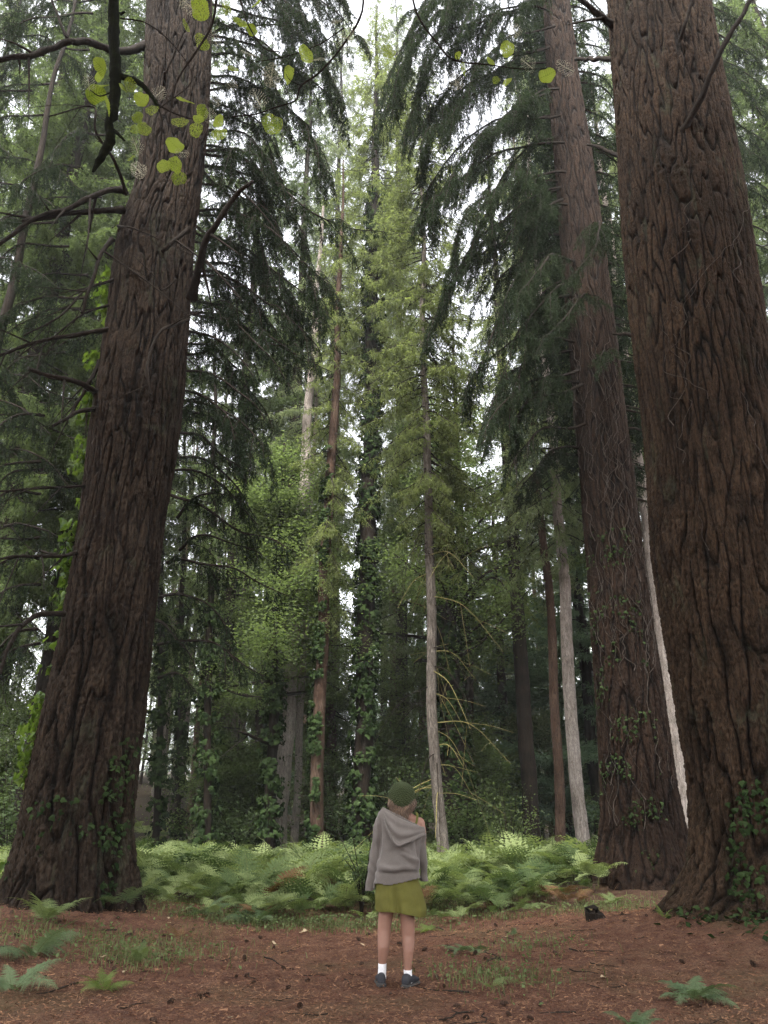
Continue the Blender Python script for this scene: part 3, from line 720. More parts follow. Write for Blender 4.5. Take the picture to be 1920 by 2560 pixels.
# --- dark firs with level boughs, right
for k, (px, Y, H, z0, rm, who, cm) in enumerate([
    (1275, 34, 17, .6, 4.2, 'dark blue-green fir with level boughs, left of the thin brown trunk', M_NB),
    (1345, 38, 21, .8, 4.4, 'tall blue-green fir standing behind the thin brown trunk', M_NB),
    (1500, 32, 18, .6, 4.2, 'dark fir with level boughs right of the whitish fissured trunk', M_NB),
    (1205, 40, 19, .6, 4.0, 'blue-green fir rising behind the crooked oak', M_NB),
    (1420, 46, 24, 1.0, 4.6, 'dark fir deep in the wood between thin brown and whitish trunks', M_NM),
    (1580, 42, 23, .8, 4.4, 'dark fir showing between the whitish trunk and the dark giant trunk', M_NB),
    (560, 44, 22, 5.5, 4.0, 'grey-green spruce behind the ivy columns left of centre', M_NP),
    (640, 36, 20, 5, 3.6, 'light green spruce between the ivy columns and the beech limb', M_NP),
    (820, 34, 23, 2.5, 3.6, 'dusky spruce behind the reddish brown trunk', M_NM),
    (985, 38, 24, 1.5, 3.8, 'dusky green spruce behind the woman', M_NM),
    (1060, 46, 25, 2, 3.6, 'tall spruce far behind the pale slender one', M_NP)]):
    x = (px - 960) / FPX * Y * .98
    pp = [at(px, 2060, Y), at(px, 1500, Y)]; pp[1][0] = pp[0][0]
    pts = np.array([[pp[0][0], Y, -1], [pp[0][0], Y, H]]); pts[0, 2] = g1(pp[0][0], Y) - .3
    base = (pp[0][0], Y, g1(pp[0][0], Y)); t = thing('fir_tree', base, who, 'tree')
    trunk_simple(pts, [.26, .18, .02], 9, 60 + k).build('trunk', M_TR_DARK if k < 6 else M_TR_BROWN, t, smooth=True)
    cg = crown(TF if cm is M_NB else TW, H, z0, rm, np.random.default_rng(80 + k), 130 if k < 6 else 95, (-.22, .25), .7)
    V = cg.pack().v[0]; V += np.array(base); cg.v[0] = V
    cg.build('crown', [cm, M_DARKWOOD], t)

# --- dark hanging boughs close by: two spruces flanking the left giant, one feeding the right
def hung_spruce(name_label, base, H, rad, boughs, bmat, cmat, seed, stem=None, dense=1.0):
    x, y = base; z = g1(x, y); t = thing('weeping_spruce', (x, y, z), name_label, 'tree')
    trunk_simple([(x, y, z - .3)] + (stem or [(x, y, H)]), rad, 14, seed, flare=.5).build('trunk', bmat, t, smooth=True)
    g = Geo(); rg = np.random.default_rng(seed)
    for pts, hang in boughs:
        p = curve(pts, 16); near_spray(g, p, rg, hang, dense)
    g.build('crown', [cmat, M_DARKWOOD], t); return t
def B(*a): return [at(*p) for p in a]
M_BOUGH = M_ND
# boughs as seen: (pixel x, pixel y, distance)
right_of_left = [
    (B((480, 120, 13.5), (600, 60, 13), (720, 70, 12.8), (800, 130, 12.6)), .9), (B((470, -60, 13.5), (580, -60, 13), (690, -20, 12.6), (770, 60, 12.4)), 1.0),
    (B((490, 230, 13.5), (590, 215, 13), (690, 250, 12.8), (790, 330, 12.6)), 1.1), (B((505, 380, 13), (600, 400, 12.7), (690, 440, 12.5), (760, 490, 12.3)), 1.0),
    (B((495, 370, 13), (620, 385, 12.4), (740, 500, 12), (860, 560, 11.8), (960, 580, 11.7)), .9), (B((500, 420, 13.4), (590, 510, 13), (650, 600, 12.8), (700, 720, 12.7)), .9),
    (B((480, 560, 13.5), (600, 610, 13), (720, 690, 12.8), (830, 790, 12.6)), 1.0), (B((470, 680, 13.5), (560, 690, 13), (660, 770, 12.8), (740, 900, 12.6)), 1.3),
    (B((470, 780, 13.5), (570, 790, 13), (690, 860, 12.6), (830, 930, 12.4)), .9), (B((450, 880, 13.5), (530, 890, 13), (620, 980, 12.8), (690, 1080, 12.7)), 1.2),
    (B((450, 1000, 13.5), (520, 1000, 13), (590, 1080, 12.8), (620, 1210, 12.7)), 1.0), (B((430, 1230, 14), (520, 1280, 13.6), (620, 1330, 13.4), (720, 1370, 13.2)), .9),
    (B((410, 1400, 14), (500, 1400, 13.6), (610, 1440, 13.3), (720, 1500, 13)), .8), (B((400, 1500, 14), (470, 1490, 13.6), (540, 1520, 13.4), (600, 1600, 13.3)), .9),
    (B((395, 1620, 14), (470, 1600, 13.6), (560, 1620, 13.3), (650, 1690, 13)), .75), (B((385, 1560, 14), (430, 1580, 13.6), (480, 1680, 13.4)), .9), (B((440, 1290, 14), (510, 1240, 13.6), (590, 1230, 13.4)), .6),
    (B((440, 1370, 14), (540, 1340, 13.6), (650, 1390, 13.4)), .7), (B((395, 1700, 14), (440, 1690, 13.6), (500, 1740, 13.4)), .7)]
stem = [at(px, py, 12.9) for px, py in ((215, 2100), (270, 1500), (335, 1000), (420, 400), (455, -100))]
xl = stem[0][0]
left_side = []
rgl = np.random.default_rng(91)
for k in range(46):
    py = -80 + 1700 * (k + rgl.random()) / 46; px0 = rgl.uniform(-150, 330); sgn = 1 if px0 < 60 else -1
    Y = rgl.uniform(13.5, 17); L = rgl.uniform(160, 330)
    if py > 1000: px0 = min(px0, 100); sgn = -1 if rgl.random() < .5 else 1; L *= .7
    left_side.append((B((px0, py, Y), (px0 + sgn * L * .5, py + 10, Y - .6), (px0 + sgn * L, py + 90, Y - 1.0)), rgl.uniform(.8, 1.25)))
for k in range(38):
    py = -160 + 1820 * ((k + rgl.random()) / 48) ** 1.25; x0 = np.interp(py, [0, 600, 1200, 1700], [500, 440, 400, 370])
    L = np.interp(py, [-160, 350, 570, 900, 1300, 1700], [430, 380, 430, 310, 290, 200]) * rgl.uniform(.55, 1.0); Y = rgl.uniform(12.4, 14.2)
    right_of_left.append((B((x0, py, Y), (x0 + L * .45, py + L * .05, Y - .4), (x0 + L * .8, py + L * .3, Y - .7), (x0 + L, py + L * rgl.uniform(.45, .8), Y - .8)), rgl.uniform(.7, 1.5)))
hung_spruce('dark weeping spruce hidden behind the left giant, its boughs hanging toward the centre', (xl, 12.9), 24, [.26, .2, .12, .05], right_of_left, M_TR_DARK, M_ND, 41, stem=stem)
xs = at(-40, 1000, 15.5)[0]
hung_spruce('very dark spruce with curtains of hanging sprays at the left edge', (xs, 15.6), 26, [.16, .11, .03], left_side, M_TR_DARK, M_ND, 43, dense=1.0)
right_hang = [
    (B((1380, 30, 14.2), (1290, 20, 13.8), (1190, 60, 13.4), (1100, 160, 13.2)), 1.2), (B((1370, 120, 14.2), (1280, 150, 13.8), (1170, 230, 13.4), (1060, 380, 13.2)), 1.2),
    (B((1380, -60, 14.2), (1260, -60, 13.6), (1120, -10, 13.3), (1030, 60, 13.2)), 1.2), (B((1385, 220, 14.2), (1300, 260, 13.8), (1200, 370, 13.4), (1120, 520, 13.2)), 1.2),
    (B((1395, 340, 14.2), (1320, 370, 13.8), (1250, 450, 13.6), (1190, 560, 13.4)), 1.1), (B((1400, 470, 14.2), (1320, 500, 13.8), (1220, 590, 13.4), (1120, 650, 13.2)), 1.2),
    (B((1400, 470, 14.2), (1290, 540, 13.8), (1170, 620, 13.4), (1110, 760, 13.2)), 1.1), (B((1410, 500, 14), (1350, 540, 13.7), (1290, 680, 13.4), (1230, 860, 13.2)), 1.2),
    (B((1430, 640, 14), (1390, 640, 13.2), (1330, 690, 12.8), (1270, 820, 12.6)), 1.2), (B((1440, 700, 14), (1390, 720, 13.2), (1310, 800, 12.8), (1240, 960, 12.6)), 1.1),
    (B((1500, 650, 14.2), (1500, 560, 13), (1490, 610, 12.4), (1430, 690, 12.2)), .8), (B((1470, 760, 13.6), (1450, 740, 12.6), (1400, 800, 12.3), (1340, 900, 12.2)), .9),
    (B((1440, 860, 14), (1370, 850, 13.4), (1300, 930, 13), (1280, 1060, 12.9)), 1.3), (B((1440, 960, 14), (1380, 950, 13.6), (1310, 1020, 13.3), (1275, 1130, 13.2)), .9),
    (B((1500, 900, 13.6), (1495, 880, 12.6), (1480, 930, 12.4)), .6),
    (B((1455, 1130, 14.4), (1400, 1120, 14), (1350, 1160, 13.8), (1310, 1230, 13.7)), .7)]
rgr = np.random.default_rng(93)
for k in range(25):
    py = -160 + 1290 * ((k + rgr.random()) / 25) ** 1.15; x0 = np.interp(py, [0, 600, 1200], [1375, 1430, 1465])
    L = np.interp(py, [0, 300, 600, 900, 1200], [400, 400, 370, 260, 170]) * rgr.uniform(.3, 1.05); Y = rgr.uniform(13.6, 15.2)
    right_hang.append((B((x0, py, Y), (x0 - L * .45, py + L * .08, Y - .4), (x0 - L * .8, py + L * .35, Y - .7), (x0 - L, py + L * rgr.uniform(.6, 1.0), Y - .8)), rgr.uniform(.8, 1.7)))
right_between = []
rgr = np.random.default_rng(92)
for k in range(26):
    py = -60 + 1330 * (k + rgr.random()) / 26; x0 = np.interp(py, [0, 600, 1280], [1425, 1505, 1595])
    right_between.append((B((x0 - 20, py, 14.8), (x0 + 60, py + 30, 15.2), (x0 + 130, py + 130, 15.4)), rgr.uniform(.6, 1.1)))
for k in range(14):
    py = -60 + 1000 * (k + rgr.random()) / 14; x0 = np.interp(py, [0, 600, 860], [1790, 1880, 1910])
    right_between.append((B((x0 - 120, py, 15), (x0 + 20, py + 30, 14.6), (x0 + 140, py + 130, 14.4)), rgr.uniform(.7, 1.1)))
g = Geo(); rg = np.random.default_rng(44)
for pts, hang in right_hang + right_between: near_spray(g, curve(pts, 16), rg, hang, 1.15)
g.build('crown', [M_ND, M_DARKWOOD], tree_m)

# --- spruces behind the front row, each a full tree of its own
for k, (px, Y, H, z0, rm, n, T_, cm, who) in enumerate([
    (60, 21, 38, 7, 5.0, 230, TW, M_NM, 'dense green spruce behind the dead branches at the far left'),
    (250, 26, 44, 11, 5.0, 170, TW, M_NM, 'olive green spruce rising behind the left giant trunk'),
    (-60, 29, 44, 5, 5.4, 240, TW, M_NM, 'green spruce at the left edge behind the dark hanging sprays'),
    (530, 31, 43, 13, 4.2, 150, TW, M_NM, 'tall spruce between the left giant and the central spire'),
    (640, 33, 27, 12, 3.4, 90, TW, M_NP, 'pale green spruce left of the reddish brown trunk'),
    (690, 29, 41, 15, 3.8, 130, TW, M_NM, 'green spruce with a ragged top between the left giant and the ivy-clad spire'),
    (-130, 19, 36, 6, 5.0, 200, TW, M_NM, 'spruce just beyond the left edge whose sprays fill the upper left corner'),
    (-250, 22, 41, 6, 5.0, 210, TW, M_NM, 'spruce out to the left whose top leans into the upper left corner'),
    (-480, 25, 46, 6, 5.2, 200, TW, M_NM, 'spruce far out to the left, seen only at the upper left edge'),
    (2160, 22, 40, 6, 4.8, 200, TW, M_NM, 'spruce beyond the huge right trunk, dark sprays at the right edge'),
    (2420, 21, 40, 6, 4.8, 200, TW, M_NM, 'spruce out to the right, showing in the upper right corner'),
    (2330, 30, 50, 8, 5.0, 220, TW, M_NP, 'pale spruce far behind the huge right trunk, filling the right edge'),
    (1605, 17.8, 31, 9.6, 2.9, 280, TW, M_ND, 'dark spruce in the narrow gap between the two right giants'),
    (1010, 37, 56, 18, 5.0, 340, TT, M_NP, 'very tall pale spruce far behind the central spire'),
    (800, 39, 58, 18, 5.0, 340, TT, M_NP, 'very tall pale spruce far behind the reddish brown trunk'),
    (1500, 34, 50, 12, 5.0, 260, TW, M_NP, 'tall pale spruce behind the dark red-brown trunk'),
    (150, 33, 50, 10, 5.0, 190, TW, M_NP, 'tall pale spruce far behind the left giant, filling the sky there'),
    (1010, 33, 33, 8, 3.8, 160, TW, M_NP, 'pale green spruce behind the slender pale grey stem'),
    (1180, 31, 24, 7, 3.6, 150, TT, M_NP, 'pale spruce behind the hanging boughs right of centre'),
    (1330, 28, 33, 9, 3.4, 100, TW, M_NL, 'light green spruce behind the curtain of dark boughs'),
    (1620, 26, 42, 10, 4.6, 300, TW, M_NM, 'spruce filling the gap between the two right giants'),
    (1960, 24, 38, 6, 4.6, 260, TW, M_NM, 'spruce with dark sprays at the right edge behind the huge trunk'),
    (1830, 30, 44, 8, 4.6, 260, TW, M_NP, 'pale spruce mostly hidden behind the huge right trunk')]):
    b = at(px, 2060, Y); x = b[0]; t = thing('spruce_tree', (x, Y, g1(x, Y)), who, 'tree')
    z = g1(x, Y)
    trunk_simple([(x, Y, z - .3), (x, Y, z + H)], [.30, .22, .03], 9, 160 + k).build('trunk', M_TR_DARK, t, smooth=True)
    cg = crown(T_, H, z0, rm, np.random.default_rng(180 + k), n, (-.45, .25), .6)
    V = cg.pack().v[0]; V += np.array([x, Y, z]); cg.v[0] = V
    cg.build('crown', [cm, M_DARKWOOD], t)
# --- bright broad-leaved tree left of the central spruce
xb, yb = at(700, 2060, 33)[0], 33.0
t = thing('beech_tree', (xb, yb, g1(xb, yb)), 'bright green broad-leaved tree standing behind the reddish brown trunk', 'tree')
trunk_simple([(xb, yb, -.4), (xb + .2, yb, 8), (xb, yb, 14)], [.22, .16, .05], 9, 70).build('trunk', M_TR_GREY, t, smooth=True)
bg_ = broadleaf(19, 6.5, 5.0, np.random.default_rng(71), 46, .10, 28, .45, el=(0, .6)); V = bg_.pack().v[0]; V += np.array([xb, yb, 0]); bg_.v[0] = V
bg_.build('crown', [M_LG, M_DARKWOOD], t)

# --- the wood behind: repeated conifers, each its own tree, sharing a few shapes
def far_kind(H, z0, rm, n, T_, cm, tm, seed, label, group):
    t = tag(empty('far_conifer', (0, 0, 0)), label, 'tree', group)
    trunk_simple([(0, 0, -.5), (0, 0, H)], [.24, .18, .02], 7, seed).build('trunk', tm, t, smooth=True)
    crown(T_, H, z0, rm, np.random.default_rng(seed), n, (-.35, .25), .6).build('crown', [cm, M_DARKWOOD], t)
    return t
GF = 'conifers of the wood behind the bracken'
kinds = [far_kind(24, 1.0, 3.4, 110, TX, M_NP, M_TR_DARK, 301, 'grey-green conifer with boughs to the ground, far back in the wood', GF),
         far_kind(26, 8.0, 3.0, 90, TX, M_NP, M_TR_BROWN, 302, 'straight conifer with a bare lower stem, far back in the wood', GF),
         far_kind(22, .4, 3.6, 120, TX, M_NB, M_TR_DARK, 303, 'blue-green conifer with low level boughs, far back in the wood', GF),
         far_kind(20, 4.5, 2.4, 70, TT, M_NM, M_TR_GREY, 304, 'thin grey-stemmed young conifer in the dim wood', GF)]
used = [0] * 4; rf = np.random.default_rng(404); spots = []
for Y0, Y1, n, ks in ((34, 44, 13, (3, 1, 3, 3)), (44, 56, 18, (1, 0, 2, 3)), (56, 72, 30, (0, 2, 1, 0)), (72, 95, 46, (0, 2, 2, 0))):
    for q in range(n):
        for tr in range(20):
            Y = rf.uniform(Y0, Y1); x = rf.uniform(-.66, .66) * Y
            if all((x - a) ** 2 + (Y - b) ** 2 > 7 for a, b in spots): break
        spots.append((x, Y)); k = ks[rf.integers(4)]
        if Y < 44 and x > 2: k = 2
        o = kinds[k] if used[k] == 0 else copy_tree(kinds[k]); used[k] += 1
        s = rf.uniform(.75, 1.2); o.location = (x, Y, g1(x, Y) - .1); o.rotation_euler.z = rf.uniform(0, 6.28); o.scale = (s * rf.uniform(.9, 1.1), s, s * rf.uniform(.9, 1.15))

for q in range(20):                                  # slim bare stems on the brown bank left of centre
    Y = rf.uniform(34, 50); x = at(rf.uniform(325, 600), 2060, Y)[0]; o = copy_tree(kinds[3] if q % 3 else kinds[1]); s = rf.uniform(.8, 1.15)
    o.location = (x, Y, g1(x, Y) - .1); o.rotation_euler.z = rf.uniform(0, 6.28); o.scale = (s * .6, s * .6, s)
# --- unseen full trees added behind and beside the camera to shade the foreground
rs = np.random.default_rng(606)
shade_tree = far_kind(27, 13.0, 5.0, 300, TX, M_NM, M_TR_BROWN, 311, 'unseen tall dense conifer added beside or behind the viewpoint to shade the foreground', 'added shade conifers round the viewpoint')
for q, (x, y, s_) in enumerate([(-6.3, 2.0, 1.0), (3.8, 1.6, 1.0), (-1.3, -2.4, 1.0), (8.8, 1.5, 1.05), (-10.5, 0, 1.0), (-3.4, -1.0, .95), (1.2, .2, 1.0), (-8.8, 3.4, 1.0), (6.6, -1.2, 1.0), (4.5, -5.5, 1.1), (-5, -7, 1.05), (10, -5, 1.1), (0, -11, 1.0), (-12, -7, 1.1)]):
    o = shade_tree if q == 0 else copy_tree(shade_tree)
    o.location = (x, y, g1(x, y) - .1); o.rotation_euler.z = rs.uniform(0, 6.28); o.scale = (s_, s_, s_)

# --- light green understorey trees in the openings of the wood
for k, (px, Y, H, R_, m, who) in enumerate([
    (580, 29, 6, 2.3, M_LG, 'bright young beech in front of the ivy columns'),
    (600, 30, 4.0, 1.8, M_LG, 'low spreading beech sapling under the crooked left limb'), (388, 42, 9, 2.8, M_NP, 'pale young tree on the brown bank close right of the left giant'), (340, 46, 11, 3.2, M_NP, 'pale young tree peeping out far behind the right edge of the left giant'), (770, 34, 7, 2.0, M_LG, 'young green tree left of the reddish brown trunk'), (855, 37, 8, 2.2, M_NP, 'pale young tree between the reddish trunk and the ivy spruce'),
    (1010, 31, 8, 2.3, M_LG, 'young broad-leaved tree above the head of the person'), (1100, 36, 9, 2.6, M_NP, 'pale young tree behind the slender grey spruce'), (1190, 29, 5.0, 2.0, M_LG, 'bright low tree right of the crooked oak'),
    (1250, 38, 9, 2.6, M_NP, 'pale young tree deep between the oak and the brown trunk'), (1340, 33, 6, 2.0, M_NP, 'pale sapling left of the thin brown trunk, low among the firs'), (1490, 37, 8, 2.4, M_NP, 'pale young tree right of the whitish fissured trunk'),
    (110, 27, 6, 2.4, M_NP, 'pale young tree behind the left giant trunk'), (20, 24, 5, 2.2, M_LG, 'green young tree at the left edge in the bracken')]):
    b = at(px, 2060, Y); x = b[0]; z = g1(x, Y); t = thing('young_tree', (x, Y, z), who, 'tree'); r = np.random.default_rng(700 + k)
    trunk_simple([(x, Y, z - .2), (x + r.normal(0, .2), Y, z + H * .5), (x + r.normal(0, .2), Y, z + H * .9)], [.08, .06, .02], 7, 700 + k).build('trunk', M_TR_DARK, t, smooth=True)
    cg = broadleaf(H, .8, R_, r, 30, .085, 22, .34, el=(-.15, .5)); V = cg.pack().v[0]; V += np.array([x, Y, z]); cg.v[0] = V
    cg.build('crown', [m, M_DARKWOOD], t)
# ------------------------------------------------------------------ bracken and ferns
M_FERN = foliage('bracken_fronds', (.044, .068, .028), (.170, .206, .088), .38, .45, rnd=.1)
M_FERNB = foliage('blue_green_fern', (.045, .072, .036), (.122, .162, .088), .3, .8, rnd=.12)
M_FERNY = foliage('yellow_green_fern', (.065, .095, .026), (.165, .210, .070), .42, .8, rnd=.12)
M_STALK = bark('fern_stalk', (.03, .035, .012), (.075, .080, .030), (.12, .12, .05), 20, bump=.2)
M_DEADFERN = foliage('dead_fern', (.060, .032, .016), (.170, .100, .055), .25, 1.0, rnd=.2)

def frond(g, base, az, L, rg, up=.75, arch=.8, npn=16, nq=8, width=.42, bare=.25, m=0, roll=0.0, tint=.3, tooth=.5):
    """one fern frond: arching stalk, paired leaflets with toothed edges"""
    n = 26; t = np.linspace(0, 1, n)
    th = np.clip(up * 1.45 - arch * 1.5 * t ** 1.3, -1.2, 1.5)
    hx = np.cumsum(np.cos(th)) * L / n; hz = np.cumsum(np.sin(th)) * L / n
    ca, sa = math.cos(az), math.sin(az)
    P = np.stack([base[0] + hx * ca, base[1] + hx * sa, base[2] + hz], 1)
    T = nrm(np.gradient(P, axis=0)); Sd = np.array([-sa, ca, 0]) + np.zeros_like(T); N = nrm(np.cross(T, Sd))
    Sd = nrm(Sd * math.cos(roll) + N * math.sin(roll)); N = nrm(np.cross(T, Sd))
    w = .005 * L * (1 - .85 * t)
    V = np.stack([P - Sd * w[:, None], P + Sd * w[:, None], P - N * w[:, None]], 1); i = np.arange(n - 1)[:, None] * 3
    g.add(V.reshape(-1, 3), np.concatenate([i + np.array([[a, b, 3 + b, 3 + a]]) for a, b in ((0, 1), (1, 2), (2, 0))]), 1, .5)
    u = bare + (1 - bare) * (np.arange(npn) + .5) / npn * .985
    pos = np.stack([np.interp(u, t, P[:, k]) for k in range(3)], 1); tn = nrm(np.stack([np.interp(u, t, T[:, k]) for k in range(3)], 1))
    sd = nrm(np.stack([np.interp(u, t, Sd[:, k]) for k in range(3)], 1)); nm = nrm(np.cross(tn, sd))
    v = (u - bare) / (1 - bare); ln = width * L * np.minimum(1, .55 + 2.2 * v) * (1 - v) ** .8 * 1.15 + .015 * L
    q = (np.arange(nq) + .5) / nq
    Vs = []
    for sgn in (1, -1):
        l = ln * rg.uniform(.85, 1.1, npn)
        d = nrm(sgn * sd * 1.0 + tn * (.35 + .5 * v)[:, None] + nm * rg.normal(0, .10, (npn, 1)))
        e = nrm(np.cross(nm, d)) ; drp = np.array([0, 0, -1.0])
        c = pos[:, None] + d[:, None] * (l[:, None, None] * q[None, :, None]) + drp * (l[:, None, None] * .22 * (q ** 2)[None, :, None])
        sp_ = l[:, None, None] / nq
        pw = (l * .17 + .004)[:, None, None] * (1 - q * .92)[None, :, None]
        for s2 in (1, -1):
            a = c - d[:, None] * sp_ * tooth; b = c + d[:, None] * sp_ * tooth
            tip = c + e[:, None] * s2 * pw + d[:, None] * pw * .45 + nm[:, None] * (rg.normal(0, .12, (npn, nq, 1)) * pw)
            Vs.append(np.stack([a, b, tip], 2).reshape(-1, 3))
    V = np.concatenate(Vs); k = len(V)
    tt = np.clip(tint + rg.normal(0, .06) + np.repeat(rg.normal(0, .06, k // 3), 3), 0, .9)
    g.add(V, np.arange(k).reshape(-1, 3), m, tt)
def bracken(rg, h, nf, npn, nq, tint=.3):
    """upright stalks that carry level, arching fronds"""
    g = Geo()
    for k in range(nf):
        a = rg.uniform(0, 6.28); r = rg.uniform(0, .14); L = h * rg.uniform(.9, 1.5)
        frond(g, (math.cos(a) * r, math.sin(a) * r, 0), a + rg.normal(0, .5), L, rg, up=rg.uniform(.75, 1.0), arch=rg.uniform(.75, 1.15), npn=npn, nq=nq, width=.30, bare=.36, roll=rg.normal(0, .25), tint=tint)
    return g
def fern_clump(rg, L, nf, npn=20, nq=10, width=.26, spread=(0, 6.28), up=(.45, .75), arch=(.5, .9), tint=.3):
    g = Geo()
    for k in range(nf):
        a = spread[0] + (spread[1] - spread[0]) * (k + rg.random()) / nf
        frond(g, (0, 0, -.01), a, L * rg.uniform(.65, 1.1), rg, up=rg.uniform(*up), arch=rg.uniform(*arch), npn=npn, nq=nq, width=width, bare=.14, roll=rg.normal(0, .25), tint=tint)
    return g
rb = np.random.default_rng(55)
NEARB = [bracken(rb, rb.uniform(.50, .78), 4, 13, 5, tint=.02 + .52 * k / 6).pack() for k in range(7)]
FARB = [bracken(rb, rb.uniform(.58, .90), 4, 10, 3, tint=.06 + .5 * k / 6).pack() for k in range(7)]
def front_edge(x):
    """where the bracken begins, metres from the camera"""
    return np.interp(x, [-14, -7, -5.5, -3.2, -2.6, -1.5, 0, 1.5, 2.6, 3.6, 5.5, 9, 14], [9.5, 11.5, 12.6, 11.6, 10.6, 10.4, 11.0, 11.4, 12.3, 14.0, 16, 17, 17])
def free(x, y):
    return all((x - a) ** 2 + (y - b) ** 2 > r * r for a, b, r in ((-4.5, 10.9, 1.25), (4.7, 9.6, 1.5), (4.85, 14.4, 1.1)))
cand = []
while len(cand) < 2300:
    y = 9.5 + 27 * rb.random() ** 1.35; x = rb.uniform(-.56, .56) * y - .3
    if y < front_edge(x) or not free(x, y): continue
    if x > 6 and y < 16: continue
    if y < front_edge(x) + .9 + .5 * noise3(np.array([[x * .9, 0, 4.4]]), 2)[0] and rb.random() < .55: continue
    if y > 22 and rb.random() < (y - 22) / 22: continue
    cand.append((x, y))
cand = np.array(cand); cz = gz(cand[:, 0], cand[:, 1]); dfront = cand[:, 1] - front_edge(cand[:, 0])
indiv = np.argsort(np.hypot(cand[:, 0], cand[:, 1]) + 2.2 * np.clip(dfront - 1.3, 0, 99))[:130]
isin = np.zeros(len(cand), bool); isin[indiv] = True
me_near = [b.mesh('bracken_plant', [M_FERN, M_STALK]) for b in NEARB]
me_brown = [b.mesh('bracken_plant', [M_DEADFERN, M_STALK]) for b in NEARB[:3]]
for k in indiv:
    o = bpy.data.objects.new('bracken_plant', me_brown[rb.integers(3)] if rb.random() < .07 else me_near[rb.integers(7)]); C.objects.link(o)
    o.location = (cand[k, 0], cand[k, 1], cz[k] - .02); o.rotation_euler = (rb.normal(0, .08), rb.normal(0, .08), rb.uniform(0, 6.28)); o.scale = (s := rb.uniform(.65, 1.15) * np.interp(dfront[k], [0, .5, 1.6], [.50, .72, 1.0]), s, s * rb.uniform(.85, 1.1))
    tag(o, 'bracken fern in the front rows of the thicket at the clearing edge', 'fern', 'bracken ferns along the front of the thicket')
g = Geo()
for src, sel in ((NEARB, ~isin & (cand[:, 1] < 15)), (FARB, ~isin & (cand[:, 1] >= 15))):
    ids = np.nonzero(sel)[0]; pick = rb.integers(0, 7, len(ids))
    for q in range(7):
        l = ids[pick == q]
        if len(l): g.copies(src[q], [TRS((cand[i, 0], cand[i, 1], cz[i] - .03), rb.uniform(0, 6.28), rb.uniform(.55, 1.3), (rb.normal(0, .08), rb.normal(0, .08))) for i in l], rb.normal(.02, .10, len(l)))
tag(g.build('bracken_thicket', [M_FERN, M_STALK]), 'sea of green bracken spreading between the trunks', 'bracken', kind='stuff')
# ------------------------------------------------------------------ the woman, seen from behind
PY0 = 7.6
def W(cx, cy, dy=0.0):
    """point at photo position (detail coordinates of the figure), dy metres nearer than the figure's middle plane"""
    p = at(860 + cx / 3.95, 1920 + cy / 3.95, PY0); p[1] -= dy; return p
def evald(o, name):
    dg = bpy.context.evaluated_depsgraph_get(); dg.update()
    me = bpy.data.meshes.new_from_object(o.evaluated_get(dg)); me.name = name
    old = o.data; o.modifiers.clear(); o.data = me; bpy.data.meshes.remove(old); return o
def co(me):
    a = np.empty(len(me.vertices) * 3); me.vertices.foreach_get('co', a); return a.reshape(-1, 3)
def setco(me, a): me.vertices.foreach_set('co', a.ravel()); me.update()
def shell(g, rows, dep=1.0, dy=0.0, n=28, sq=2.0, cap=True):
    """closed volume through horizontal outlines (cy, left, right[, depth factor, dy])"""
    a = np.linspace(0, 2 * np.pi, n, endpoint=False); V = []
    for r in rows:
        l, q = W(r[1], r[0]), W(r[2], r[0]); c = (l + q) / 2; h = (q[0] - l[0]) / 2
        d = h * (r[3] if len(r) > 3 else dep); y = r[4] if len(r) > 4 else dy
        ca, sa = np.cos(a), np.sin(a); e = 2 / sq
        V.append(np.stack([c[0] + h * np.sign(ca) * np.abs(ca) ** e, c[1] - y + d * np.sign(sa) * np.abs(sa) ** e, np.full(n, c[2])], 1))
    m = len(V); top, bot = V[0].mean(0), V[-1].mean(0); V = np.vstack(V + [top[None], bot[None]])
    i = np.arange(m - 1)[:, None] * n; j = np.arange(n)[None]; k = (j + 1) % n
    g.add(V, np.stack([i + j, i + k, i + n + k, i + n + j], -1).reshape(-1, 4))
    if cap:
        j = np.arange(n); k = (j + 1) % n; s = g.n - len(V)
        g.f.append((np.stack([np.full(n, m * n), k, j], 1) + s, 0)); g.f.append((np.stack([np.full(n, m * n + 1), (m - 1) * n + j, (m - 1) * n + k], 1) + s, 0))
def caps(g, pts, rad, n=12):
    pts = np.asarray(pts, float); rad = np.broadcast_to(np.asarray(rad, float), (len(pts),))
    c = curve(pts, max(8, 4 * len(pts))) if len(pts) > 2 else np.linspace(pts[0], pts[-1], 8)
    r = np.interp(np.linspace(0, 1, len(c)), np.linspace(0, 1, len(rad)), rad)
    T = nrm(np.gradient(c, axis=0)); th = np.radians([80, 55, 30])
    c2 = np.vstack([[c[0] - T[0] * r[0] * math.sin(t) for t in th], c, [c[-1] + T[-1] * r[-1] * math.sin(t) for t in th[::-1]]])
    r2 = np.r_[[r[0] * math.cos(t) for t in th], r, [r[-1] * math.cos(t) for t in th[::-1]]]
    s = g.n; tube(g, c2, r2, n, close=False); m = len(c2)
    j = np.arange(n); k = (j + 1) % n
    g.v.append(np.array([c2[0], c2[-1]])); g.t.append(np.full(2, .5)); g.n += 2
    g.f.append((np.stack([np.full(n, m * n), k, j], 1) + s, 0)); g.f.append((np.stack([np.full(n, m * n + 1), (m - 1) * n + j, (m - 1) * n + k], 1) + s, 0))
